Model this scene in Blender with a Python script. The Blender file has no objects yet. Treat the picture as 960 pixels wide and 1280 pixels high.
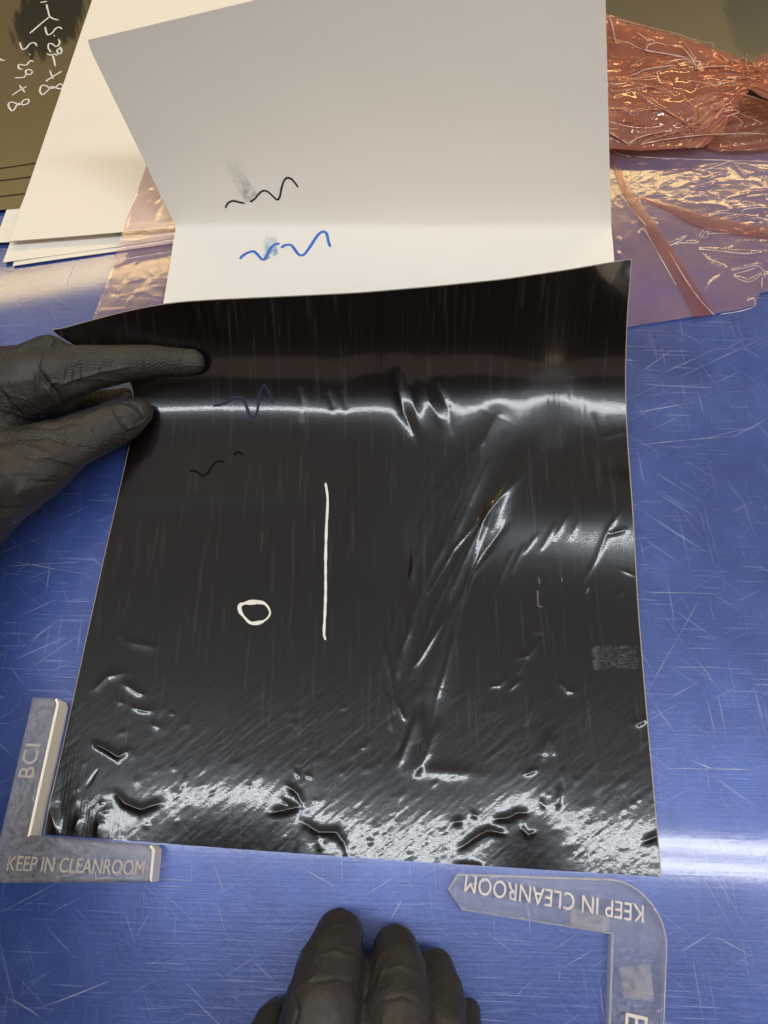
import bpy, bmesh, math, random
import numpy as np
from mathutils import Vector, Matrix

random.seed(7)
rng = np.random.default_rng(11)
scn = bpy.context.scene
col = scn.collection
R = math.radians

# ------------------------------------------------------------------ camera
CAM_H = 0.36
PITCH = R(66.7)                     # below the horizon
FPX = 960.0                         # focal length in pixels of the 960x1280 photograph
cam_d = bpy.data.cameras.new('camera')
cam = bpy.data.objects.new('camera', cam_d)
col.objects.link(cam)
cam.location = (0, 0, CAM_H)
cam.rotation_euler = (math.pi / 2 - PITCH, 0, 0)
cam_d.sensor_fit = 'VERTICAL'
cam_d.sensor_height = 36.0
cam_d.lens = 36.0 * FPX / 1280.0
cam_d.clip_start = 0.01
cam_d.clip_end = 100
scn.camera = cam

# ------------------------------------------------------------------ world and lamps
world = bpy.data.worlds.new('World')
scn.world = world
world.use_nodes = True
wb = world.node_tree.nodes['Background']
wb.inputs['Color'].default_value = (1.0, 0.88, 0.75, 1)
wb.inputs['Strength'].default_value = 0.075


def area(name, loc, direction, sx, sy, radiance, color, rotz=0.0):
    d = bpy.data.lights.new(name, 'AREA')
    d.shape = 'RECTANGLE'
    d.size, d.size_y = sx, sy
    d.energy = radiance * math.pi * sx * sy
    d.color = color
    o = bpy.data.objects.new(name, d)
    col.objects.link(o)
    o.location = loc
    q = Vector(direction).to_track_quat('-Z', 'Y')
    o.rotation_euler = (q.to_matrix() @ Matrix.Rotation(rotz, 3, 'Z')).to_euler()
    return o


# two-tube fixture straight above the bench
area('tube_lamp', (0.05, 0.0345, 1.6), (0, 0, -1), 2.7, 0.024, 50, (0.97, 0.985, 1.0), R(-3.4))
area('tube_lamp', (0.05, -0.0125, 1.6), (0, 0, -1), 2.7, 0.024, 50, (0.97, 0.985, 1.0), R(-3.4))
# warm fixture farther ahead, running slightly askew
area('warm_lamp', (0.1, 1.93, 1.6), (0, -0.35, -1), 3.2, 0.10, 25, (1.0, 0.72, 0.27), R(10.5))
# the pale ceiling between the fixtures, ahead, to the right and behind
area('ceiling_glow', (0.6, 1.0, 2.3), (0, 0, -1), 4.5, 1.5, 0.46, (1.0, 0.95, 0.89))
area('ceiling_glow', (2.3, -0.1, 1.7), (-1, 0.1, -0.75), 2.2, 2.2, 0.38, (0.95, 0.96, 1.0))
area('ceiling_glow', (0.5, -1.12, 1.75), (-0.1, 0.6, -1), 3.6, 0.6, 0.55, (1.0, 0.70, 0.52))
area('warm_fill', (2.7, -0.9, 1.2), (-1, 0.45, -0.35), 1.8, 1.5, 1.9, (1.0, 0.70, 0.42))  # added fill from an unseen source, warms the upright paper

scn.view_settings.view_transform = 'Standard'
scn.view_settings.look = 'None'
scn.view_settings.exposure = 0.14
scn.view_settings.gamma = 1.0
scn.view_settings.use_curve_mapping = False
scn.cycles.max_bounces = 10
scn.cycles.transparent_max_bounces = 24
scn.cycles.caustics_reflective = False
scn.cycles.caustics_refractive = False

# ------------------------------------------------------------------ geometry of the view
SP, CP = math.sin(PITCH), math.cos(PITCH)


def ray(px, py):
    px = np.asarray(px, float); py = np.asarray(py, float)
    s = (px - 480.0) / FPX
    t = (640.0 - py) / FPX
    return s, CP + t * SP, -SP + t * CP          # x right, y ahead, z up


def at(px, py, z=0.0):
    """Point of the bench world at height z that the photograph shows at px, py."""
    dx, dy, dz = ray(px, py)
    k = (np.asarray(z, float) - CAM_H) / dz
    return np.stack([dx * k, dy * k, CAM_H + dz * k], -1)


def proj(P):
    P = np.asarray(P, float)
    x, y, z = P[..., 0], P[..., 1], P[..., 2] - CAM_H
    dep = y * CP - z * SP
    up = y * SP + z * CP
    return 480 + FPX * x / dep, 640 - FPX * up / dep


# ------------------------------------------------------------------ numpy noise
_tab = rng.random((512, 512))


def vnoise(x, y, seed=0):
    x = np.asarray(x, float) + seed * 17.37; y = np.asarray(y, float) + seed * 9.71
    xi = np.floor(x).astype(int); yi = np.floor(y).astype(int)
    fx = x - xi; fy = y - yi
    fx = fx * fx * fx * (fx * (fx * 6 - 15) + 10); fy = fy * fy * fy * (fy * (fy * 6 - 15) + 10)
    a = _tab[xi % 512, yi % 512]; b = _tab[(xi + 1) % 512, yi % 512]
    c = _tab[xi % 512, (yi + 1) % 512]; d = _tab[(xi + 1) % 512, (yi + 1) % 512]
    return (a * (1 - fx) + b * fx) * (1 - fy) + (c * (1 - fx) + d * fx) * fy - 0.5


def fbm(x, y, seed=0, n=3):
    o = 0.0; a = 1.0
    for i in range(n):
        o = o + a * vnoise(x * 2 ** i, y * 2 ** i, seed + i * 5); a *= 0.5
    return o


def sstep(a, b, x):
    t = np.clip((x - a) / (b - a), 0, 1)
    return t * t * (3 - 2 * t)


def ridge(X, Y, H, pts, w, h, taper=True):
    """Add a soft ridge of half-width w and height h along a polyline."""
    pts = np.asarray(pts, float)
    seg = np.hypot(*np.diff(pts, axis=0).T); tot = seg.sum(); cum = np.concatenate([[0], np.cumsum(seg)])
    best = np.full(X.shape, 1e9); par = np.zeros(X.shape)
    m = (X > pts[:, 0].min() - 4 * w) & (X < pts[:, 0].max() + 4 * w) & (Y > pts[:, 1].min() - 4 * w) & (Y < pts[:, 1].max() + 4 * w)
    if not m.any(): return
    x, y = X[m], Y[m]
    bd = np.full(x.shape, 1e9); bp = np.zeros(x.shape)
    for i in range(len(seg)):
        a, b = pts[i], pts[i + 1]; d = b - a; l2 = max(d @ d, 1e-9)
        t = np.clip(((x - a[0]) * d[0] + (y - a[1]) * d[1]) / l2, 0, 1)
        dd = np.hypot(x - a[0] - t * d[0], y - a[1] - t * d[1])
        k = dd < bd
        bd[k] = dd[k]; bp[k] = (cum[i] + t[k] * seg[i]) / tot
    g = h * (0.55 * np.exp(-0.5 * (bd / (0.55 * w)) ** 2) + 0.45 * np.exp(-bd / (0.42 * w)))
    if taper: g = g * np.sqrt(np.clip(4 * bp * (1 - bp), 0, 1) * 0.9 + 0.1)
    H[m] += g


def blob(X, Y, H, cx, cy, a, b, ang, h):
    c, s = math.cos(R(ang)), math.sin(R(ang))
    m = np.hypot(X - cx, Y - cy) < 4 * max(a, b)
    x, y = X[m] - cx, Y[m] - cy
    H[m] += h * np.exp(-0.5 * (((x * c + y * s) / a) ** 2 + ((-x * s + y * c) / b) ** 2))


# ------------------------------------------------------------------ objects
def link(o, parent=None):
    col.objects.link(o)
    if parent is not None: o.parent = parent
    return o


def tag(o, label, cat, group=None):
    o['label'] = label; o['category'] = cat
    if group: o['group'] = group
    return o


def empty(name, label, cat, loc, group=None):
    o = bpy.data.objects.new(name, None)
    o.empty_display_size = 0.01
    link(o); o.location = loc
    return tag(o, label, cat, group)


def mesh_obj(name, verts, faces, mat, parent=None, smooth=False):
    me = bpy.data.meshes.new(name)
    verts = np.asarray(verts, float)
    if parent is not None: verts = verts - np.array(parent.location)
    me.from_pydata([tuple(v) for v in verts], [], [tuple(f) for f in faces])
    me.materials.append(mat)
    if smooth: me.polygons.foreach_set('use_smooth', [True] * len(me.polygons))
    me.update()
    return link(bpy.data.objects.new(name, me), parent)


def grid_obj(name, P, mat, parent=None, attr=None, keep=None):
    """Smooth mesh from an (n, m, 3) lattice of points."""
    n, m = P.shape[:2]
    V = P.reshape(-1, 3)
    if parent is not None: V = V - np.array(parent.location)
    idx = np.arange(n * m).reshape(n, m)
    F = np.stack([idx[:-1, :-1], idx[:-1, 1:], idx[1:, 1:], idx[1:, :-1]], -1).reshape(-1, 4)
    if keep is not None:
        F = F[keep.ravel()]
        used = np.unique(F); mp = np.zeros(n * m, int); mp[used] = np.arange(len(used)); F = mp[F]; V = V[used]
        if attr is not None: attr = attr.ravel()[used]
    me = bpy.data.meshes.new(name)
    me.vertices.add(len(V)); me.vertices.foreach_set('co', V.ravel())
    me.loops.add(F.size); me.loops.foreach_set('vertex_index', F.ravel())
    me.polygons.add(len(F)); me.polygons.foreach_set('loop_start', np.arange(0, F.size, 4))
    me.polygons.foreach_set('use_smooth', np.ones(len(F), bool))
    me.materials.append(mat)
    me.update(calc_edges=True)
    if attr is not None:
        a = me.attributes.new('amount', 'FLOAT', 'POINT'); a.data.foreach_set('value', np.asarray(attr, float).ravel())
    return link(bpy.data.objects.new(name, me), parent)


def smooth_line(pts, step):
    """Catmull-Rom through pts, resampled at step."""
    p = np.asarray(pts, float)
    if len(p) > 2:
        q = np.vstack([2 * p[0] - p[1], p, 2 * p[-1] - p[-2]]); out = []
        for i in range(1, len(q) - 2):
            n = max(2, int(np.linalg.norm(q[i + 1] - q[i]) / step))
            for t in np.linspace(0, 1, n, endpoint=False):
                out.append(0.5 * (2 * q[i] + (q[i + 1] - q[i - 1]) * t + (2 * q[i - 1] - 5 * q[i] + 4 * q[i + 1] - q[i + 2]) * t ** 2
                                  + (-q[i - 1] + 3 * q[i] - 3 * q[i + 1] + q[i + 2]) * t ** 3))
        out.append(p[-1]); return np.array(out)
    n = max(2, int(np.linalg.norm(p[1] - p[0]) / step) + 1)
    return p[0] + (p[1] - p[0]) * np.linspace(0, 1, n)[:, None]


def strokes_obj(name, lines, width, surf, mat, parent, lift=0.00025, wvar=0.18, seed=1):
    """Pen strokes as thin raised ribbons lying on a surface; surf(px, py) -> points, normals."""
    r = np.random.default_rng(seed)
    V, F = [], []
    for ln in lines:
        w = width
        if isinstance(ln, tuple): ln, w = ln
        c = smooth_line(ln, 2.0)
        P, N = surf(c[:, 0], c[:, 1])
        T = np.gradient(P, axis=0); T /= np.linalg.norm(T, axis=1)[:, None] + 1e-12
        S = np.cross(N, T); S /= np.linalg.norm(S, axis=1)[:, None] + 1e-12
        ph = r.random() * 50
        ww = w * (1 + wvar * 2 * vnoise(np.arange(len(c)) * 0.23 + ph, np.zeros(len(c)), seed))
        ww[0] *= 0.75; ww[-1] *= 0.6
        b = len(V)
        for i in range(len(c)):
            for k in (-1, -0.6, 0.6, 1):
                V.append(P[i] + S[i] * ww[i] * 0.5 * k + N[i] * (lift if abs(k) < 1 else lift * 0.5))
        for i in range(len(c) - 1):
            for k in range(3):
                F.append((b + 4 * i + k, b + 4 * i + k + 1, b + 4 * i + 5 + k, b + 4 * i + 4 + k))
    return mesh_obj(name, V, F, mat, parent, smooth=True)


# ------------------------------------------------------------------ materials
class NT:
    def __init__(s, name):
        s.m = bpy.data.materials.new(name); s.m.use_nodes = True
        s.t = s.m.node_tree; s.n = s.t.nodes
        s.bsdf = s.n['Principled BSDF']; s.out = s.n['Material Output']

    def node(s, typ, **kw):
        nd = s.n.new(typ)
        for k, v in kw.items():
            if k in nd.bl_rna.properties: setattr(nd, k, v)
            else: nd.inputs[k].default_value = v
        return nd

    def link(s, a, b): s.t.links.new(a, b)

    def coord(s, scale=(1, 1, 1), rot=(0, 0, 0), loc=(0, 0, 0)):
        tc = s.node('ShaderNodeTexCoord')
        r0 = s.node('ShaderNodeMapping'); r0.inputs['Rotation'].default_value = rot
        s.link(tc.outputs['Object'], r0.inputs['Vector'])
        mp = s.node('ShaderNodeMapping')
        mp.inputs['Scale'].default_value = scale; mp.inputs['Location'].default_value = loc
        s.link(r0.outputs['Vector'], mp.inputs['Vector'])
        return mp.outputs['Vector']

    def noise(s, vec, scale, detail=2.0, rough=0.5):
        nd = s.node('ShaderNodeTexNoise'); nd.inputs['Scale'].default_value = scale
        nd.inputs['Detail'].default_value = detail; nd.inputs['Roughness'].default_value = rough
        s.link(vec, nd.inputs['Vector']); return nd.outputs['Fac']

    def ramp(s, fac, stops):
        nd = s.node('ShaderNodeValToRGB'); e = nd.color_ramp.elements
        while len(e) < len(stops): e.new(0.5)
        for el, (p, c) in zip(e, stops):
            el.position = p; el.color = c if len(c) == 4 else (*c, 1)
        s.link(fac, nd.inputs['Fac']); return nd.outputs['Color']

    def math(s, op, a, b=None, clamp=False):
        nd = s.node('ShaderNodeMath', operation=op); nd.use_clamp = clamp
        for i, v in enumerate((a, b)):
            if v is None: continue
            if isinstance(v, (int, float)): nd.inputs[i].default_value = v
            else: s.link(v, nd.inputs[i])
        return nd.outputs[0]

    def mix(s, fac, a, b):
        nd = s.node('ShaderNodeMix', data_type='RGBA')
        for k, v in ((0, fac), (6, a), (7, b)):
            if isinstance(v, (int, float)): nd.inputs[k].default_value = v
            elif isinstance(v, tuple): nd.inputs[k].default_value = (*v, 1)[:4]
            else: s.link(v, nd.inputs[k])
        return nd.outputs[2]

    def bump(s, h, strength, dist=0.001, prev=None):
        nd = s.node('ShaderNodeBump'); nd.inputs['Strength'].default_value = strength; nd.inputs['Distance'].default_value = dist
        s.link(h, nd.inputs['Height'])
        if prev is not None: s.link(prev, nd.inputs['Normal'])
        return nd.outputs['Normal']

    def set(s, **kw):
        for k, v in kw.items():
            k = k.replace('_', ' ')
            if isinstance(v, tuple): v = (*v, 1)[:4]
            s.bsdf.inputs[k].default_value = v
        return s


def simple(name, color, rough=0.6, spec=0.5, **kw):
    a = NT(name); a.set(Base_Color=color, Roughness=rough, **kw); a.bsdf.inputs['Specular IOR Level'].default_value = spec
    return a.m


def mat_worktop():
    a = NT('blue_worktop')
    f = None
    # families of fine scratches in several directions
    for ang, sc, lo, k in ((2, 260, 0.63, 0.55), (38, 200, 0.66, 0.5), (-27, 220, 0.66, 0.5), (88, 230, 0.66, 0.55), (64, 170, 0.68, 0.4)):
        v = a.coord((0.035, 1, 1), (0, 0, R(ang)))
        n1 = a.noise(v, sc * 3.2, 1.0)
        m = a.math('SUBTRACT', n1, lo); m = a.math('MULTIPLY', m, 9.0, True)
        n2 = a.noise(a.coord(loc=(ang, 3, 0)), 22, 2)
        m = a.math('MULTIPLY', m, a.math('MULTIPLY', a.math('SUBTRACT', n2, 0.33), 3.0, True))
        m = a.math('MULTIPLY', m, k)
        f = m if f is None else a.math('ADD', f, m, True)
    cloud = a.noise(a.coord(), 26, 5, 0.62)
    base = a.ramp(cloud, [(0.3, (0.028, 0.061, 0.265)), (0.55, (0.043, 0.088, 0.345)), (0.78, (0.071, 0.128, 0.415))])
    wear = a.noise(a.coord(loc=(4, 2, 0)), 7, 4, 0.6)
    base = a.mix(a.math('MULTIPLY', a.math('SUBTRACT', wear, 0.36), 3.2, True), a.mix(0.5, base, (0.015, 0.032, 0.14)), base)
    c = a.mix(f, base, (0.24, 0.30, 0.56))
    a.link(c, a.bsdf.inputs['Base Color'])
    a.set(Metallic=0.22)
    brushed = a.noise(a.coord((0.02, 1, 1), (0, 0, R(1.5))), 900, 2)
    r = a.math('ADD', 0.34, a.math('MULTIPLY', f, 0.2))
    a.link(r, a.bsdf.inputs['Roughness'])
    a.set(Coat_Weight=0.5, Coat_Roughness=0.07)
    fine = a.noise(a.coord(), 420, 2)
    b = a.bump(brushed, 0.10, 0.0004)
    b = a.bump(fine, 0.10, 0.0006, b)
    b = a.bump(f, 0.25, 0.0003, b)
    a.link(b, a.bsdf.inputs['Normal'])
    b2 = a.bump(brushed, 0.010, 0.0003)
    b2 = a.bump(fine, 0.008, 0.0006, b2)
    a.link(b2, a.bsdf.inputs['Coat Normal'])
    return a.m


def mat_black_sheet():
    a = NT('black_glossy_sheet')
    a.set(Roughness=0.22, IOR=1.5, Coat_Weight=0.38, Coat_Roughness=0.045, Specular_Tint=(0.82, 0.92, 1.0))
    a.bsdf.inputs['Specular IOR Level'].default_value = 0.33
    tow = a.noise(a.coord((1, 0.03, 0.03)), 900, 2)
    spk = a.noise(a.coord(), 1500, 1)
    b = a.bump(tow, 0.14, 0.0003)
    b = a.bump(spk, 0.05, 0.0003, b)
    a.link(b, a.bsdf.inputs['Normal'])
    b2 = a.bump(tow, 0.09, 0.0003)
    b2 = a.bump(spk, 0.045, 0.0003, b2)
    a.link(b2, a.bsdf.inputs['Coat Normal'])
    haze = a.noise(a.coord((1, 0.06, 0.06)), 420, 3)
    c = a.ramp(haze, [(0.5, (0.0044, 0.0022, 0.0019)), (0.60, (0.0062, 0.0037, 0.0034)), (0.74, (0.021, 0.019, 0.020))])
    a.link(c, a.bsdf.inputs['Base Color'])
    return a.m


def mat_paper(name, c):
    a = NT(name)
    n = a.noise(a.coord(), 14, 3)
    cc = a.mix(n, tuple(x * 0.975 for x in c), tuple(min(1, x * 1.015) for x in c))
    a.link(cc, a.bsdf.inputs['Base Color'])
    a.set(Roughness=0.55)
    a.bsdf.inputs['Specular IOR Level'].default_value = 0.3
    b = a.bump(a.noise(a.coord(), 900, 2), 0.08, 0.0003)
    b = a.bump(a.noise(a.coord(loc=(2, 1, 0)), 16, 3, 0.55), 0.10, 0.006, b)
    a.link(b, a.bsdf.inputs['Normal'])
    return a.m


def mat_dark_sheet(name, c1, c2, patch=None):
    a = NT(name)
    n = a.noise(a.coord((1, 0.05, 1), (0, 0, R(-20))), 260, 3)
    c = a.mix(n, c1, c2)
    if patch:
        # dark reflection painted into the colour as a streaky patch with brushed edges
        tc = a.node('ShaderNodeTexCoord'); sep = a.node('ShaderNodeSeparateXYZ'); a.link(tc.outputs['Object'], sep.inputs[0])
        st = a.noise(a.coord((1, 0.12, 1), (0, 0, R(-18))), 230, 3, 0.65)
        dx = a.math('DIVIDE', a.math('SUBTRACT', sep.outputs[0], patch[0]), patch[2])
        dy = a.math('DIVIDE', a.math('SUBTRACT', sep.outputs[1], patch[1]), patch[3])
        r2 = a.math('ADD', a.math('MULTIPLY', dx, dx), a.math('MULTIPLY', dy, dy))
        k = a.math('ADD', a.math('SUBTRACT', 1.0, r2), a.math('MULTIPLY', a.math('SUBTRACT', st, 0.5), 1.7))
        k = a.math('MULTIPLY', k, 3.0, True)
        c = a.mix(k, c, patch[4])
    a.link(c, a.bsdf.inputs['Base Color'])
    a.set(Roughness=0.32, Coat_Weight=0.35, Coat_Roughness=0.12)
    a.link(a.bump(n, 0.12, 0.0004), a.bsdf.inputs['Normal'])
    return a.m


def mat_film(name, tint, body, amount, gloss_rough=0.07, bump=0.3, gain=1.4):
    a = NT(name)
    a.n.remove(a.bsdf)
    tr = a.node('ShaderNodeBsdfTransparent'); tr.inputs['Color'].default_value = (*tint, 1)
    df = a.node('ShaderNodeBsdfDiffuse'); df.inputs['Color'].default_value = (*body, 1)
    tl = a.node('ShaderNodeBsdfTranslucent'); tl.inputs['Color'].default_value = (*body, 1)
    m0 = a.node('ShaderNodeMixShader'); m0.inputs[0].default_value = 0.4
    a.link(df.outputs[0], m0.inputs[1]); a.link(tl.outputs[0], m0.inputs[2])
    m1 = a.node('ShaderNodeMixShader')
    cl = a.noise(a.coord(), 35, 3)
    a.link(a.math('MULTIPLY', a.math('ADD', cl, 0.5), amount), m1.inputs[0])
    a.link(tr.outputs[0], m1.inputs[1]); a.link(m0.outputs[0], m1.inputs[2])
    gl = a.node('ShaderNodeBsdfGlossy'); gl.inputs['Roughness'].default_value = gloss_rough
    gl.inputs['Color'].default_value = (1, 0.97, 0.95, 1)
    b = a.bump(a.noise(a.coord(), 160, 3, 0.6), bump, 0.0015)
    a.link(b, gl.inputs['Normal'])
    fr = a.node('ShaderNodeFresnel'); fr.inputs['IOR'].default_value = 1.52
    a.link(b, fr.inputs['Normal'])
    m2 = a.node('ShaderNodeMixShader')
    a.link(a.math('MULTIPLY', fr.outputs[0], gain, True), m2.inputs[0])
    a.link(m1.outputs[0], m2.inputs[1]); a.link(gl.outputs[0], m2.inputs[2])
    a.link(m2.outputs[0], a.out.inputs['Surface'])
    return a.m


def mat_glove(grip=0.5):
    a = NT('black_nitrile')
    n = a.noise(a.coord(), 60, 3)
    c = a.mix(n, (0.0225, 0.0215, 0.0215), (0.039, 0.037, 0.037))
    a.link(c, a.bsdf.inputs['Base Color'])
    a.set(Roughness=0.5)
    a.bsdf.inputs['Specular IOR Level'].default_value = 0.35
    # moulded herringbone grip
    tc = a.node('ShaderNodeTexCoord'); sep = a.node('ShaderNodeSeparateXYZ')
    mp = a.node('ShaderNodeMapping'); mp.inputs['Rotation'].default_value = (0, 0, R(12))
    a.link(tc.outputs['Object'], mp.inputs['Vector']); a.link(mp.outputs[0], sep.inputs[0])
    zig = a.math('PINGPONG', sep.outputs[0], 0.0016)
    ph = a.math('MULTIPLY', a.math('ADD', sep.outputs[1], zig), 2 * math.pi / 0.0015)
    w = a.math('SINE', ph)
    area_ = a.math('MULTIPLY', a.math('SUBTRACT', a.noise(a.coord(loc=(3, 1, 0)), 38, 1), 0.42), 5.0, True)
    b = a.bump(a.math('MULTIPLY', w, area_), grip, 0.00035)
    b = a.bump(a.noise(a.coord(), 900, 2), 0.15, 0.0004, b)
    b = a.bump(a.noise(a.coord((1, 0.35, 1), (0, 0, R(20))), 150, 3, 0.6), 0.45, 0.0018, b)
    a.link(b, a.bsdf.inputs['Normal'])
    return a.m


def mat_acrylic(name, clear, frost):
    a = NT(name)
    a.n.remove(a.bsdf)
    gls = a.node('ShaderNodeBsdfGlass'); gls.inputs['IOR'].default_value = 1.49; gls.inputs['Roughness'].default_value = 0.02
    tr = a.node('ShaderNodeBsdfTransparent'); tr.inputs['Color'].default_value = (0.93, 0.94, 0.95, 1)
    m0 = a.node('ShaderNodeMixShader'); m0.inputs[0].default_value = clear
    a.link(gls.outputs[0], m0.inputs[1]); a.link(tr.outputs[0], m0.inputs[2])
    df = a.node('ShaderNodeBsdfPrincipled'); df.inputs['Base Color'].default_value = (0.95, 0.95, 0.95, 1); df.inputs['Roughness'].default_value = 0.16
    m1 = a.node('ShaderNodeMixShader')
    n = a.noise(a.coord(), 620, 4, 0.75)
    n2 = a.noise(a.coord(loc=(1, 0, 0)), 55, 3)
    k = a.math('MULTIPLY', a.math('MULTIPLY', a.math('SUBTRACT', n, 0.30), 2.4, True), frost)
    k = a.math('MULTIPLY', k, a.math('ADD', n2, 0.5))
    a.link(k, m1.inputs[0])
    a.link(m0.outputs[0], m1.inputs[1]); a.link(df.outputs[0], m1.inputs[2])
    b = a.bump(n, 0.2, 0.0008)
    b = a.bump(n2, 0.25, 0.003, b)
    a.link(b, gls.inputs['Normal']); a.link(b, df.inputs['Normal'])
    a.link(m1.outputs[0], a.out.inputs['Surface'])
    return a.m


def mat_veil(name, color, cover, rough=0.4):
    """A surface one half sees through."""
    a = NT(name); a.set(Base_Color=color, Roughness=rough)
    tr = a.node('ShaderNodeBsdfTransparent'); mx = a.node('ShaderNodeMixShader')
    a.link(a.math('MULTIPLY', a.math('ADD', a.noise(a.coord(), 160, 3), 0.5), cover), mx.inputs[0])
    a.link(tr.outputs[0], mx.inputs[1]); a.link(a.bsdf.outputs[0], mx.inputs[2])
    a.link(mx.outputs[0], a.out.inputs['Surface'])
    return a.m


def mat_amount(name, color, rough=0.6, maxa=1.0, streak=None):
    """Mark whose cover follows the vertex attribute 'amount'."""
    a = NT(name)
    a.set(Base_Color=color, Roughness=rough)
    at_ = a.node('ShaderNodeAttribute'); at_.attribute_name = 'amount'
    tr = a.node('ShaderNodeBsdfTransparent'); mx = a.node('ShaderNodeMixShader')
    k = a.math('MULTIPLY', at_.outputs['Fac'], maxa)
    if streak is not None:
        n = a.noise(a.coord((1, 1, 1)), streak, 3, 0.7)
        k = a.math('MULTIPLY', k, a.math('MULTIPLY', a.math('SUBTRACT', n, 0.32), 3.6, True))
    a.link(k, mx.inputs[0]); a.link(tr.outputs[0], mx.inputs[1]); a.link(a.bsdf.outputs[0], mx.inputs[2])
    a.link(mx.outputs[0], a.out.inputs['Surface'])
    return a.m


M_TOP = mat_worktop()
M_BLACK = mat_black_sheet()
M_BACK = simple('sheet_backing', (0.36, 0.32, 0.28), 0.6)
M_WHITE = mat_paper('white_paper', (0.805, 0.78, 0.72))
M_CREAM = mat_paper('cream_paper', (0.765, 0.738, 0.672))
def mat_pen():
    a = NT('white_pen')
    c = a.mix(a.noise(a.coord(), 480, 3, 0.6), (0.52, 0.52, 0.51), (0.86, 0.86, 0.84))
    a.link(c, a.bsdf.inputs['Base Color']); a.set(Roughness=0.45)
    a.link(a.bump(a.noise(a.coord(), 900, 2), 0.3, 0.0004), a.bsdf.inputs['Normal'])
    return a.m


M_PEN_W = mat_pen()
M_INK_K = simple('black_ink', (0.035, 0.032, 0.035), 0.4)
M_INK_B = simple('blue_ink', (0.03, 0.15, 0.58), 0.4)
M_GLOVE = mat_glove()
M_GLOVE_S = mat_glove(0.08)

# ------------------------------------------------------------------ worktop
wt = mesh_obj('worktop',
              [(x, y, z) for z in (-0.03, 0) for (x, y) in ((-1.1, -0.7), (1.1, -0.7), (1.1, 1.3), (-1.1, 1.3))],
              [(3, 2, 1, 0), (4, 5, 6, 7), (0, 1, 5, 4), (1, 2, 6, 5), (2, 3, 7, 6), (3, 0, 4, 7)], M_TOP)
wt['kind'] = 'structure'; wt['label'] = 'scratched blue bench top with blurred lamp reflections'


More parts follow.
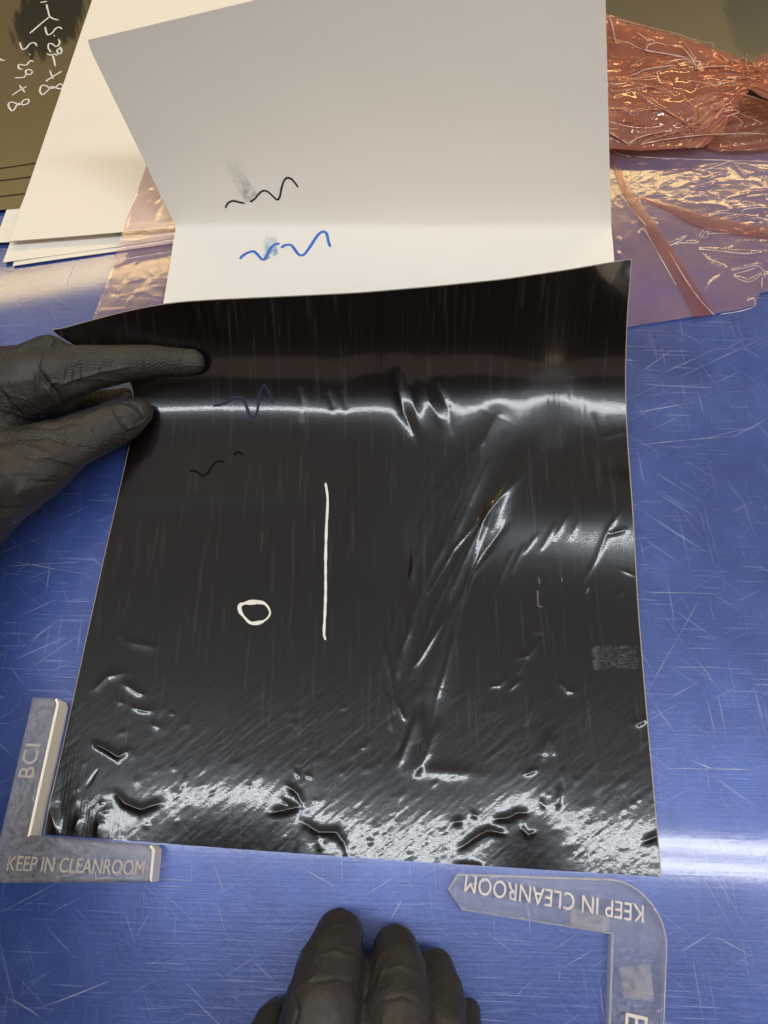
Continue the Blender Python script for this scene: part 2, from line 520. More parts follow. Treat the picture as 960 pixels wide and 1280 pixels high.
def build_scratches():
    a = NT('scratch_line')
    a.set(Base_Color=(0.42, 0.48, 0.68), Roughness=0.35)
    tr = a.node('ShaderNodeBsdfTransparent'); mx = a.node('ShaderNodeMixShader')
    at_ = a.node('ShaderNodeAttribute'); at_.attribute_name = 'amount'
    a.link(at_.outputs['Fac'], mx.inputs[0]); a.link(tr.outputs[0], mx.inputs[1]); a.link(a.bsdf.outputs[0], mx.inputs[2])
    a.link(mx.outputs[0], a.out.inputs['Surface'])
    r = np.random.default_rng(5)
    V, F, A = [], [], []

    def add(p, ang, L, w, bend, amt):
        n = max(4, int(L / 0.006))
        t = np.linspace(-0.5, 0.5, n)
        ca, sa = math.cos(ang), math.sin(ang)
        x = p[0] + L * t * ca - bend * (t * t) * sa; y = p[1] + L * t * sa + bend * (t * t) * ca
        jit = r.normal(0, 1, n)
        b = len(V)
        for i in range(n):
            ww = w * (1 - (2 * t[i]) ** 4 * 0.85) * (1 + 0.25 * jit[i]) * 0.5
            V.append((x[i] - sa * ww, y[i] + ca * ww, 0.00012)); V.append((x[i] + sa * ww, y[i] - ca * ww, 0.00012))
            q = amt * (1 - (2 * t[i]) ** 4) * (0.75 + 0.35 * math.sin(i * 1.7 + b))
            A.extend((max(0, q), max(0, q)))
        for i in range(n - 1):
            F.append((b + 2 * i, b + 2 * i + 1, b + 2 * i + 3, b + 2 * i + 2))

    hubs = [(r.uniform(-0.26, 0.27), r.uniform(-0.13, 0.42)) for _ in range(40)]
    for k in range(6800):
        p = (r.uniform(-0.26, 0.27), r.uniform(-0.13, 0.42))
        if k % 2:
            hb = hubs[int(r.integers(0, 40))]; sp_ = r.uniform(0.006, 0.03)
            p = (hb[0] + r.normal(0, sp_ * 1.4), hb[1] + r.normal(0, sp_))
        u = r.random()
        if u < 0.34: ang = r.normal(0.02, 0.08)
        elif u < 0.52: ang = r.normal(math.pi / 2, 0.12)
        elif u < 0.72: ang = r.normal(0.6, 0.25)
        else: ang = r.uniform(0, math.pi)
        L = min(0.08, 0.0025 + r.exponential(0.008))
        add(p, ang, L, r.uniform(0.00008, 0.00022), r.normal(0, 0.0016), r.uniform(0.05, 0.30) * (1.0 if r.random() < 0.92 else 2.0))
    # long gouges one can follow in the photograph
    for (x0, y0, x1, y1, amt) in ((783, 518, 868, 503, .8), (783, 557, 935, 543, .6), (870, 550, 960, 530, .5), (790, 480, 900, 486, .5),
                                  (800, 740, 905, 742, .6), (835, 833, 940, 836, .55), (820, 960, 960, 962, .7), (825, 1005, 865, 985, .9),
                                  (850, 945, 900, 965, .7), (868, 820, 905, 870, .5), (800, 880, 880, 740, .45), (810, 870, 850, 925, .5),
                                  (885, 1165, 958, 1205, .5), (895, 995, 930, 1030, .5), (5, 700, 118, 720, .6), (0, 708, 110, 702, .5),
                                  (33, 805, 80, 770, .7), (30, 840, 105, 790, .6), (60, 780, 32, 815, .5), (10, 830, 40, 870, .5), (30, 1268, 150, 1222, .6),
                                  (165, 1180, 193, 1130, .8), (0, 1240, 60, 1275, .6), (262, 1062, 285, 1130, .7), (270, 1120, 285, 1180, .6),
                                  (440, 1130, 510, 1085, .8), (485, 1155, 505, 1120, .8), (370, 1080, 440, 1120, .6), (640, 1250, 670, 1220, .7),
                                  (20, 345, 75, 330, .5), (95, 325, 80, 365, .6), (795, 470, 850, 430, .6), (830, 480, 960, 420, .4)):
        a0, b0 = at(x0, y0, 0), at(x1, y1, 0)
        d = b0 - a0
        add((a0 + b0)[:2] / 2, math.atan2(d[1], d[0]), float(np.hypot(d[0], d[1])), 0.00032, r.normal(0, 0.002), amt)
    me = bpy.data.meshes.new('scratches')
    me.from_pydata(V, [], F); me.materials.append(a.m)
    q = me.attributes.new('amount', 'FLOAT', 'POINT'); q.data.foreach_set('value', A)
    o = link(bpy.data.objects.new('scratches', me), wt)
    o['kind'] = 'stuff'


build_scratches()

# ------------------------------------------------------------------ flat sheets lying under the rest


def flat_sheet(name, corners, z, mat, label, cat, group, th=0.0004, bow=0.0):
    """A thin sheet; corners in photograph pixels, anticlockwise from bottom left, at height z."""
    C = np.array([at(x, y, z) for x, y in corners])
    n = 14
    u = np.linspace(0, 1, n)
    U, Vv = np.meshgrid(u, u)
    P = (C[0] * ((1 - U) * (1 - Vv))[..., None] + C[1] * (U * (1 - Vv))[..., None] + C[2] * (U * Vv)[..., None] + C[3] * ((1 - U) * Vv)[..., None])
    P[..., 2] += bow * ((1 - Vv) ** 3) * (0.4 + 0.6 * np.sin(U * 5 + z * 900) ** 2)
    o = grid_obj(name, P, mat)
    s = o.modifiers.new('thickness', 'SOLIDIFY'); s.thickness = th; s.offset = -1
    o.modifiers.new('crisp', 'EDGE_SPLIT').split_angle = R(35)
    me = o.data
    # origin at the sheet's centre
    c = P.reshape(-1, 3).mean(0)
    me.transform(Matrix.Translation(-Vector(c))); o.location = c
    return tag(o, label, cat, group)


OL1, OL2 = (0.085, 0.066, 0.031), (0.118, 0.093, 0.048)
M_OLIVE = mat_dark_sheet('olive_sheet', OL1, OL2)
g = 'dark olive sheets stacked at the back left'
# dark olive stack, back left (lowest first)
flat_sheet('dark_sheet', [(-90, 271), (24, 260), (160, -60), (-30, -60)], 0.0028, M_OLIVE,
           'lowest dark olive sheet of the back left stack, its edge nearest the white papers', 'sheet', g)
flat_sheet('dark_sheet', [(-90, 256), (33, 241), (160, -60), (-30, -60)], 0.0035, M_OLIVE,
           'dark olive sheet second from the bottom of the back left stack', 'sheet', g)
flat_sheet('dark_sheet', [(-90, 236), (41, 220), (160, -60), (-30, -60)], 0.0042, M_OLIVE,
           'dark olive sheet just under the written one in the back left stack', 'sheet', g)
pc = at(62, 18, 0.0049)
top_c = np.array([at(x, y, 0.0049) for x, y in ((-90, 223), (46, 203), (160, -60), (-30, -60))]).mean(0)
M_OLIVE_P = mat_dark_sheet('olive_sheet_painted_reflection', OL1, OL2, (pc[0] - top_c[0], pc[1] - top_c[1], 0.026, 0.046, (0.005, 0.0055, 0.007)))
ds_top = flat_sheet('dark_sheet', [(-90, 223), (46, 203), (160, -60), (-30, -60)], 0.0049, M_OLIVE_P,
                    'topmost dark olive sheet at back left with white handwritten numbers', 'sheet', g)
# dark sheet, back right under the film
pc = at(945, 25, 0.0015)
c4 = np.array([at(x, y, 0.0015) for x, y in ((640, 192), (1060, 176), (1150, -90), (560, -90))]).mean(0)
M_OLIVE_R = mat_dark_sheet('olive_sheet_right', (0.052, 0.047, 0.035), (0.078, 0.070, 0.053), (pc[0] - c4[0], pc[1] - c4[1], 0.022, 0.06, (0.022, 0.026, 0.034)))
flat_sheet('dark_sheet', [(640, 192), (1060, 176), (1150, -90), (560, -90)], 0.0015, M_OLIVE_R,
           'dark olive sheet at the back right, partly under the crumpled pink film', 'sheet', None)

g = 'white papers stacked at the back left'
flat_sheet('paper_sheet', [(16, 333), (330, 288), (640, -70), (160, -70)], 0.0009, M_CREAM,
           'lowest white paper of the back left stack, shadow under its front edge', 'paper', g, 0.0005, 0.0006)
flat_sheet('paper_sheet', [(4, 329), (330, 283), (640, -70), (150, -70)], 0.0015, M_CREAM,
           'second white paper from the bottom in the back left stack', 'paper', g, 0.0005, 0.0007)
flat_sheet('paper_sheet', [(-6, 304), (330, 284), (640, -70), (125, -70)], 0.0021, M_CREAM,
           'third white paper up in the stack, peeping out left beside the dark sheets', 'paper', g, 0.0005, 0.0005)
flat_sheet('paper_sheet', [(12, 302), (330, 276), (640, -70), (139, -70)], 0.0058, M_CREAM,
           'topmost cream white paper of the back left stack, blank', 'paper', g, 0.0005, 0.0005)
CREAM_TOP = 0.0061


def plane_surf(z):
    def f(px, py):
        P = at(px, py, z); N = np.zeros_like(P); N[:, 2] = 1
        return P, N
    return f


def crop(lines, ox, oy, s):
    return [[(ox + x / s, oy + y / s) for x, y in l] for l in lines]


writing = crop([
    [(232, 15), (270, 8)], [(266, 26), (275, 62), (285, 95), (312, 110), (336, 115)], [(286, 94), (230, 140), (170, 192)],
    [(258, 156), (264, 180), (274, 200), (298, 190), (318, 164), (340, 156), (356, 168)], [(309, 203), (313, 209)],
    [(292, 300), (276, 275), (280, 250), (300, 252), (322, 268), (342, 245), (334, 225)],
    [(352, 290), (338, 278), (326, 290), (336, 310), (352, 300), (352, 280), (340, 268)],
    [(268, 308), (290, 316), (312, 310), (330, 318)], [(302, 318), (310, 348), (316, 380)],
    [(262, 466), (300, 440), (354, 408)], [(286, 404), (298, 440), (306, 452)],
    [(242, 546), (228, 522), (238, 490), (262, 490), (292, 506), (320, 498), (342, 480), (360, 490), (352, 508), (322, 504), (296, 496), (270, 522), (242, 546)],
    [(114, 244), (120, 268), (132, 284), (152, 274), (172, 250), (200, 246), (212, 266)], [(170, 310), (174, 316)],
    [(130, 398), (108, 392), (106, 370), (128, 372), (152, 372), (176, 346), (190, 356)],
    [(186, 408), (168, 398), (148, 404), (150, 424), (176, 426), (186, 410)], [(150, 424), (138, 442), (84, 446)],
    [(70, 546), (110, 518), (154, 494)], [(112, 488), (126, 508), (144, 530)],
    [(66, 636), (48, 606), (56, 586), (84, 588), (112, 600), (138, 572), (164, 570), (162, 590), (134, 600), (104, 592), (84, 624), (66, 636)],
    [(0, 335), (10, 346), (30, 344)],
], 0, 0, 4.575)
strokes_obj('handwriting', writing, 0.0011, plane_surf(0.0050), M_PEN_W, ds_top, 0.0002)

# ------------------------------------------------------------------ sheets that rise: march up the picture, following a slope field


def march(px, py, phi, z0):
    """px, py, phi (slope in radians towards the back) are (rows, columns); row 0 lies at height z0."""
    n, m = px.shape
    P = np.zeros((n, m, 3))
    P[0] = at(px[0], py[0], z0)
    for i in range(1, n):
        dx, dy, dz = ray(px[i], py[i])
        tn = np.tan(0.5 * (phi[i] + phi[i - 1]))
        # (CAM_H + dz k - z_prev) = tn (dy k - y_prev)
        k = (P[i - 1, :, 2] - CAM_H - tn * P[i - 1, :, 1]) / (dz - tn * dy)
        P[i] = np.stack([dx * k, dy * k, CAM_H + dz * k], -1)
    return P


def normals(P):
    du = np.gradient(P, axis=1); dv = np.gradient(P, axis=0)
    N = np.cross(du, dv)
    return N / (np.linalg.norm(N, axis=2)[..., None] + 1e-15)


def blur(F, n, axis):
    k = np.exp(-0.5 * (np.arange(-3 * n, 3 * n + 1) / n) ** 2); k /= k.sum()
    Fp = np.pad(F, [(3 * n, 3 * n) if a == axis else (0, 0) for a in (0, 1)], mode='edge')
    return np.apply_along_axis(lambda v: np.convolve(v, k, 'valid'), axis, Fp)


def sampler(P, PX, PY, N):
    """Surface lookup by photograph pixel on a marched lattice."""
    n, m = PX.shape

    def f(px, py):
        px = np.asarray(px, float); py = np.asarray(py, float)
        i = np.full(px.shape, n / 2.0); j = np.full(px.shape, m / 2.0)
        for _ in range(12):
            ii = np.clip(i.astype(int), 0, n - 2); jj = np.clip(j.astype(int), 0, m - 2)
            a, b = PX[ii, jj + 1] - PX[ii, jj], PX[ii + 1, jj] - PX[ii, jj]
            c, d = PY[ii, jj + 1] - PY[ii, jj], PY[ii + 1, jj] - PY[ii, jj]
            fx = PX[ii, jj] + a * (j - jj) + b * (i - ii) - px; fy = PY[ii, jj] + c * (j - jj) + d * (i - ii) - py
            det = a * d - b * c
            j = np.clip(j - (d * fx - b * fy) / det, 0, m - 1.001); i = np.clip(i - (a * fy - c * fx) / det, 0, n - 1.001)
        ii = i.astype(int); jj = j.astype(int); s = (i - ii)[:, None]; t = (j - jj)[:, None]
        g = lambda A: (A[ii, jj] * (1 - s) + A[ii + 1, jj] * s) * (1 - t) + (A[ii, jj + 1] * (1 - s) + A[ii + 1, jj + 1] * s) * t
        return g(P), g(N)
    return f


# ---- black glossy sheet
NV, NU = 620, 540
u = np.linspace(0, 1, NU); v = np.linspace(0, 1, NV)
U, Vv = np.meshgrid(u, v)
straight_l = lambda py: 55 + (1043 - py) * (163 - 55) / (1043 - 553.0)
bot = 1043 + 53 * u + 2.0 * np.sin(u * 3.1)
top_x = 65 + u * 724
topy = np.interp(top_x, [65, 100, 135, 165, 190, 230, 300, 400, 500, 600, 700, 789], [414, 401, 389.5, 382, 378, 375, 371.5, 366.5, 358.5, 349.5, 337, 324])
topy = np.convolve(np.pad(topy, 12, mode='edge'), np.ones(25) / 25, 'valid')
PYs = bot[None] + (topy - bot)[None] * Vv
pyl = PYs[:, 0]; pyr = PYs[:, -1]
xl = np.interp(-pyl, -np.array([1043, 860, 690, 620, 553, 510, 480, 458, 433, 414.0]), [55, 95, 132, 148, 163, 168, 166, 146, 95, 64])
xl = np.convolve(np.pad(xl, 8, mode='edge'), np.ones(17) / 17, 'valid')
xr = np.interp(-pyr, -np.array([1096, 900, 760, 640, 540, 470, 390, 324.0]), [826, 808.5, 797, 790.5, 783, 781, 783.5, 789.5])
xr = np.convolve(np.pad(xr, 20, mode='edge'), np.ones(41) / 41, 'valid')
xs = straight_l(pyl)
PXs = (xs[:, None] * (1 - U) + xr[:, None] * U) + (xl - xs)[:, None] * (1 - U) ** 3
rows = np.array([1110, 1075, 1040, 1000, 950, 900, 800, 745, 710, 685, 660, 635, 605, 575, 550, 530, 510, 490, 460, 420, 380, 345, 320.0])
cols = np.array([50, 140, 260, 330, 420, 520, 600, 655, 735, 800.0])
TAB = np.array([
    # 50  140  260  330  420  520  600  660  720  800
    [3.0, -1.2, 4.2, 4.0, -1.4, -1.4, -0.4, 5.6, -0.2, 0.2],     # 1110
    [2.0, -0.8, 4.4, 4.0, -0.8, -0.8, -0.2, 5.0, 0.2, 0.3],     # 1075
    [1.0, 0.0, 4.2, 3.8, 0.0, 0.0, 0.3, 4.8, 0.6, 0.8],     # 1040
    [-0.9, -0.6, 1.6, 1.6, -0.8, -0.9, -0.7, 1.6, -0.7, -0.5],     # 1000
    [-1.4, -1.3, -1.4, -1.4, -1.6, -1.6, -1.5, -1.2, -1.3, -1.2],     # 950
    [-.5, -.5, -.5, -.5, -.5, -.5, -.5, -.5, -.5, -.5],                         # 900
    [0, 0, 0, 0, 0, 0.5, 0, 0, 0, 0],                       # 800
    [0, 0, 0, 0, 0, 1, 1, 2, 2, 3],                         # 745
    [0, 0, 0, 0, 0, 3, 4, 6, 7, 9],                         # 710
    [0, 0, 0, 0, 0, 4, 6, 10, 12, 12.3],                     # 685
    [0, 0, 0, 0, 1, 5, 8, 11, 13.2, 13.4],                  # 660
    [1, 3, 3, 3, 2, 6, 9, 8, 7, 7],                         # 635
    [1, 3, 2, 1, 2, 7, 10, 4, -5, -6],                       # 605
    [1, 1, 1, 1, 3, 8, 10, 4, -3, -4],                      # 575
    [4, 3, 3, 3, 6, 10, 13.5, 12, 9, 8],                    # 550
    [11, 10, 10, 10, 12, 15, 17, 17, 17, 17],               # 530
    [21, 19.5, 19, 19, 20, 20, 19.5, 19.0, 19.0, 20],       # 510
    [29, 28, 28, 28, 28, 28, 25, 23, 22.5, 24],             # 490
    [38, 38, 38, 38, 38, 38, 37, 36, 36, 36],               # 460
    [48, 48, 48, 48, 48, 48, 48, 48, 48, 47],               # 420
    [54, 54, 54, 54, 54, 54, 54, 54, 54, 44],               # 380
    [56, 56, 56, 56, 56, 56, 56, 56, 55, 20],               # 345
    [57, 57, 57, 57, 57, 57, 57, 57, 55, 18]])              # 320
ri = np.interp(-PYs, -rows, np.arange(len(rows)))
ci = np.interp(PXs + (PYs - 600) * 0.38 * sstep(540, 610, PYs) * sstep(740, 690, PYs) * sstep(800, 700, PXs), cols, np.arange(len(cols)))
ri0 = np.clip(ri.astype(int), 0, len(rows) - 2); ci0 = np.clip(ci.astype(int), 0, len(cols) - 2)
fr, fc = ri - ri0, ci - ci0
fc = fc * fc * (3 - 2 * fc)
PHI = ((TAB[ri0, ci0] * (1 - fr) + TAB[ri0 + 1, ci0] * fr) * (1 - fc) + (TAB[ri0, ci0 + 1] * (1 - fr) + TAB[ri0 + 1, ci0 + 1] * fr) * fc)
PHI = blur(blur(PHI, 8, 0), 14, 1)
S = march(PXs, PYs, np.radians(PHI), 0.0030)
# wrinkles, bubbles and grain as relief along the normal (millimetres)
H = np.zeros(PXs.shape)
X, Y = PXs, PYs
grow = sstep(640, 1010, Y)
# fine lengthwise lines
H += 0.010 * vnoise(X * 0.22, Y * 0.012, 3) + 0.006 * vnoise(X * 0.55, Y * 0.02, 4)
H += 0.010 * vnoise(X * 0.11, Y * 0.05, 8)
# slanting ribs left by the layup, stronger towards the front edge
ca, sa = math.cos(R(-41)), math.sin(R(-41))
A_ = X * ca + Y * sa; B_ = -X * sa + Y * ca
ribs = sstep(760, 930, Y) * (1 - 0.3 * sstep(930, 990, Y)) * (0.45 + 0.9 * sstep(-0.3, 0.3, fbm(X * 0.01, Y * 0.01, 12)))
H += (0.004 + 0.040 * ribs) * vnoise(A_ * 0.028, B_ * 0.16, 6)
H += (0.003 + 0.028 * ribs) * vnoise(A_ * 0.055, B_ * 0.31, 7)
H += 0.012 * ribs * vnoise(A_ * 0.20, B_ * 0.36, 9)
# orange peel near the front edge and lower right
peel = np.clip(sstep(960, 1060, Y) + 0.6 * sstep(640, 780, X) * sstep(820, 1000, Y), 0, 1)
H += 0.026 * peel * fbm(X * 0.17, Y * 0.15, 20, 2)
H += 0.010 * sstep(1000, 1060, Y) * vnoise(X * 0.20, Y * 0.03, 21)
# gentle waves
H += 0.10 * vnoise(X * 0.012, Y * 0.009, 30) * (0.3 + 0.7 * grow)
# the long diagonal fold in the middle
rd = lambda pts, w, h, t=True: ridge(X, Y, H, pts, w, h, t)
rd([(620, 520), (596, 570), (572, 630), (560, 690), (556, 760), (548, 860)], 26, 2.0)
rd([(600, 560), (580, 610), (566, 650), (558, 700), (553, 770)], 6, -0.595)
rd([(660, 570), (632, 612), (602, 655), (578, 705), (565, 738)], 16, 1.7)
rd([(615, 690), (590, 720), (566, 765), (552, 800)], 5, 0.340)
rd([(556, 773), (540, 800), (520, 832)], 4.5, 0.578)
rd([(566, 800), (556, 840), (546, 872), (541, 905)], 4.5, 0.510)
rd([(520, 740), (510, 790), (498, 845)], 5, 0.340)
rd([(536, 690), (520, 760), (505, 800)], 9, 0.272)
rd([(515, 785), (500, 815), (497, 842)], 4, 0.272)
rd([(480, 805), (490, 850), (493, 890)], 5, 0.408)
rd([(486, 868), (489, 912)], 3.4, 0.340)
rd([(498, 880), (506, 900)], 4, 0.340)
rd([(520, 895), (510, 925), (500, 955)], 8, 0.680)
rd([(527, 890), (528, 930), (522, 965)], 9, 0.714)
rd([(545, 905), (535, 940), (524, 962)], 8, 0.595)
rd([(512, 900), (503, 930), (494, 945)], 6, -0.340)
blob(X, Y, H, 558, 965, 26, 6, 4, 0.30)
blob(X, Y, H, 545, 630, 34, 60, 20, 0.35)
for k in range(30):                                          # fine folds fanning down from the kink
    x0, y0 = rng.uniform(485, 660), rng.uniform(540, 680)
    x1, y1 = 470 + (x0 - 485) * 0.62 + rng.normal(0, 12), y0 + rng.uniform(70, 230)
    xm, ym = (x0 + x1) / 2 - rng.uniform(0, 9), (y0 + y1) / 2
    rd([(x0, y0), (xm, ym), (x1, y1)], rng.uniform(3, 8), rng.uniform(0.12, 0.42) * rng.choice([1, 1, -1]))
rd([(150, 622), (230, 619), (330, 617), (440, 612)], 18, 0.55)
# kinks in the bright valley
rd([(497, 466), (499, 490), (505, 515), (518, 545)], 10, 1.200)
rd([(512, 476), (516, 500), (526, 545)], 8, -0.720)
rd([(530, 470), (536, 500), (552, 530)], 10, -0.480)
rd([(545, 480), (560, 510), (566, 545)], 9, 0.448)
rd([(374, 484), (378, 505), (378, 528)], 7, 0.480)
rd([(411, 490), (416, 512)], 6, 0.288)
rd([(428, 488), (433, 512)], 6, 0.224)
for k in range(34):
    x0 = rng.uniform(560, 765); y0 = 505 + (x0 - 560) * 0.12 + rng.normal(0, 12)
    rd([(x0, y0 - rng.uniform(8, 20)), (x0 + rng.normal(-3, 3), y0 + rng.uniform(8, 26))], rng.uniform(2.2, 4.5), rng.uniform(0.015, 0.06))
rd([(742, 520), (746, 545)], 5, 0.16)
rd([(748, 548), (783, 540)], 6, 0.22)
# right-hand slashes
for pts, w, h in (([(640, 690), (620, 738)], 4, .22), ([(655, 682), (640, 715)], 4, .2), ([(672, 668), (655, 692)], 4, .18), ([(695, 655), (676, 688)], 5, .22),
                  ([(711, 642), (694, 672)], 5, .2), ([(724, 648), (714, 672)], 5, .18), ([(778, 636), (760, 662), (745, 700), (732, 724)], 5, .34),
                  ([(783, 662), (760, 668)], 5, .25), ([(776, 712), (794, 720)], 3, .16), ([(771, 745), (782, 738)], 4, .10), ([(665, 790), (682, 790)], 4, .16),
                  ([(672, 805), (660, 820), (648, 823)], 5.5, .32), ([(655, 826), (648, 842)], 3.5, .2), ([(650, 850), (638, 862)], 4, .24), ([(612, 858), (625, 857), (634, 848)], 4, .22),
                  ([(700, 852), (710, 864), (718, 865)], 5, .32), ([(666, 868), (663, 890), (659, 905)], 2.8, .16), ([(738, 845), (735, 880), (731, 912)], 2.8, .18),
                  ([(720, 760), (716, 800)], 2.6, .06), ([(600, 725), (598, 765)], 3, .06), ([(594, 860), (591, 880)], 3, .05),
                  ([(795, 906), (808, 898)], 6, .5), ([(684, 920), (680, 945)], 8, .42), ([(690, 922), (694, 945)], 6, .30), ([(655, 968), (672, 962)], 5, .26),
                  ([(676, 1000), (680, 1010)], 4, .22), ([(700, 985), (697, 1008)], 6, .42), ([(703, 960), (706, 985)], 3, .18),
                  ([(620, 1024), (636, 1022), (646, 1016), (658, 1016)], 6, .55), ([(576, 1060), (598, 1044), (610, 1038), (630, 1042)], 6, .55),
                  ([(652, 1034), (660, 1044), (668, 1040)], 5, .40), ([(590, 1016), (596, 1022)], 5, .25), ([(806, 1052), (822, 1044)], 6, .4), ([(822, 1040), (824, 1056)], 4, .25),
                  ([(566, 1028), (578, 1026)], 8, .35), ([(570, 1083), (600, 1084)], 6, .7)):
    rd(pts, w, h)
# left-hand dents
for pts, w, h in (([(118, 862), (134, 846), (156, 841)], 7, .34), ([(154, 854), (172, 866), (180, 868)], 6, .36), ([(165, 884), (178, 888), (190, 889)], 5, .30),
                  ([(158, 802), (178, 806), (196, 810)], 8, .26), ([(150, 790), (152, 800)], 5, .12), ([(190, 905), (200, 910)], 6, .2), ([(146, 876), (156, 880)], 5, .16),
                  ([(118, 930), (132, 936), (148, 946), (160, 938)], 6, .62), ([(122, 962), (108, 984)], 2.6, -.18),
                  ([(146, 992), (156, 1004), (176, 1012), (200, 1004)], 7, .55), ([(232, 970), (228, 985)], 4, .18), ([(212, 890), (218, 894)], 4, .12),
                  ([(360, 982), (372, 992), (378, 1006)], 6, .55), ([(354, 1000), (362, 1008)], 4, .36), ([(340, 1016), (358, 1012), (374, 1008)], 7, .62),
                  ([(376, 1012), (370, 1064)], 5, .35), ([(380, 1028), (398, 1040), (420, 1040), (430, 1054)], 7, .6), ([(398, 1044), (400, 1064)], 6, .4),
                  ([(430, 1050), (434, 1072)], 4, .3), ([(368, 962), (374, 972)], 4, .2), ([(382, 968), (390, 972)], 4, .16),
                  ([(92, 1040), (100, 1020)], 6, .35), ([(120, 1046), (126, 1026)], 8, .4), ([(70, 1040), (62, 1010), (66, 960)], 9, .9)):
    rd(pts, w, h)
for k in range(110):                                         # small pips of trapped air
    x0, y0 = rng.uniform(90, 810), rng.uniform(880, 1070)
    a_ = rng.uniform(1.6, 4)
    blob(X, Y, H, x0, y0, a_, a_ * rng.uniform(1, 2.2), rng.uniform(20, 80), rng.uniform(0.02, 0.10))
for k in range(70):
    x0, y0 = rng.uniform(170, 780), rng.uniform(560, 900)
    rd([(x0, y0), (x0 + rng.normal(0, 2), y0 + rng.uniform(8, 34))], rng.uniform(1.8, 3), rng.uniform(0.008, 0.035))
H = H * 0.85
N0 = normals(S)
S = S + N0 * (H[..., None] * 0.001)
S[..., 2] = np.where(S[..., 2] < 0.0012, 0.0006 + 0.0006 * np.exp((np.minimum(S[..., 2], 0.0012) - 0.0012) / 0.0006), S[..., 2])
SN = normals(S)
sheet_c = S[NV // 3, NU // 2].copy(); sheet_c[2] = 0
bs = empty('black_sheet', 'glossy black square sheet on the blue bench, its far edge curled up by a hand', 'sheet', sheet_c)
grid_obj('gloss_face', S, M_BLACK, bs)
# pale backing that shows as a hairline round the edge
q = 5
Bk = S[::q, ::q].copy(); Bk = np.concatenate([Bk, S[::q, -1:]], 1) if (NU - 1) % q else Bk
Bk = np.concatenate([Bk, np.concatenate([S[-1:, ::q], S[-1:, -1:]], 1)], 0)
Bn = normals(Bk)
Bk = Bk - Bn * 0.00045


def push(a, b, d):
    w = a - b; return a + w / np.linalg.norm(w, axis=-1)[..., None] * d


Bk[:, 0] = push(Bk[:, 0], Bk[:, 1], 0.0005); Bk[:, -1] = push(Bk[:, -1], Bk[:, -3], 0.0006)
Bk[-1] = push(Bk[-1], Bk[-3], 0.0004)
Bk[..., 2] = np.maximum(Bk[..., 2], 0.00025)
grid_obj('backing', Bk, M_BACK, bs)
ssurf = sampler(S, PXs, PYs, SN)
strokes_obj('pen_line', [[(407, 604), (409.5, 625), (408, 660), (407, 700), (407, 740), (406, 770), (405, 792), (407, 800)]], 0.0013, ssurf, M_PEN_W, bs, 0.0002, 0.28, 4)
circ = crop([[(305, 508), (340, 496), (400, 492), (440, 500), (464, 530), (468, 560), (440, 592), (400, 606), (360, 604), (330, 575), (308, 545), (303, 515), (318, 498)]], 230, 640, 4.364)
strokes_obj('pen_circle', circ, 0.0018, ssurf, M_PEN_W, bs, 0.0002, 0.55, 3)


sq_b = crop([[(395, 172), (425, 170), (455, 158), (500, 136), (532, 146), (548, 180), (560, 214), (576, 228), (594, 212), (604, 150), (612, 106), (630, 82), (648, 116), (668, 160)]], 160, 460, 3.692)
sq_k = crop([[(285, 476), (306, 474), (328, 486), (344, 496), (368, 484), (392, 450), (416, 430), (442, 436)], [(488, 402), (508, 388), (534, 402)]], 160, 460, 3.692)
strokes_obj('blue_squiggle', sq_b, 0.0017, ssurf, simple('dried_blue_ink', (0.006, 0.005, 0.035), 0.45, 0.2), bs, 0.00008)
strokes_obj('black_squiggle', sq_k, 0.0014, ssurf, simple('dried_black_ink', (0.0012, 0.001, 0.001), 0.6, 0.1), bs, 0.00008)


def patch_obj(name, quad, amt, surf, mat, parent, n=40, lift=0.00022):
    """A mark smeared on a surface: quad in photograph pixels, amt(u, v) is its cover."""
    u1 = np.linspace(0, 1, n); Ua, Va = np.meshgrid(u1, u1)
    qd = np.array(quad, float)
    px = qd[0, 0] * (1 - Ua) * (1 - Va) + qd[1, 0] * Ua * (1 - Va) + qd[2, 0] * Ua * Va + qd[3, 0] * (1 - Ua) * Va
    py = qd[0, 1] * (1 - Ua) * (1 - Va) + qd[1, 1] * Ua * (1 - Va) + qd[2, 1] * Ua * Va + qd[3, 1] * (1 - Ua) * Va
    P, N = surf(px.ravel(), py.ravel())
    return grid_obj(name, (P + N * lift).reshape(n, n, 3), mat, parent, attr=amt(Ua, Va))


def soft(Ua, Va, e=0.12):
    return sstep(0, e, Ua) * sstep(0, e, 1 - Ua) * sstep(0, e, Va) * sstep(0, e, 1 - Va)


M_PRINT = mat_amount('finger_grease', (0.10, 0.102, 0.118), 0.5, 0.55)


def whorl(Ua, Va):
    e = 0.11 * fbm(Ua * 8, Va * 6, 31)
    w = np.sin(34 * fbm(Ua * 4.4, Va * 2.9, 3, 2) + 22 * Va + 9 * Ua)
    w = sstep(-0.5, 0.4, w) * (0.55 + 0.9 * vnoise(Ua * 14, Va * 9, 8))
    return soft(Ua + e, Va + e, 0.07) * np.clip(np.maximum(w, 0.85 * sstep(0.2, 0.06, Ua)), 0, 1)


patch_obj('fingerprint', [(741, 838), (799, 838), (800, 806), (739, 808)], whorl, ssurf, M_PRINT, bs, n=170)
strokes_obj('scuff_mark', [[(673, 722), (675, 730)], [(672, 738), (673, 757), (678, 758)], [(702, 722), (703, 727)], [(736, 735), (733, 742)]], 0.0009, ssurf,
            simple('grey_scuff', (0.06, 0.06, 0.07), 0.5), bs, 0.0001)

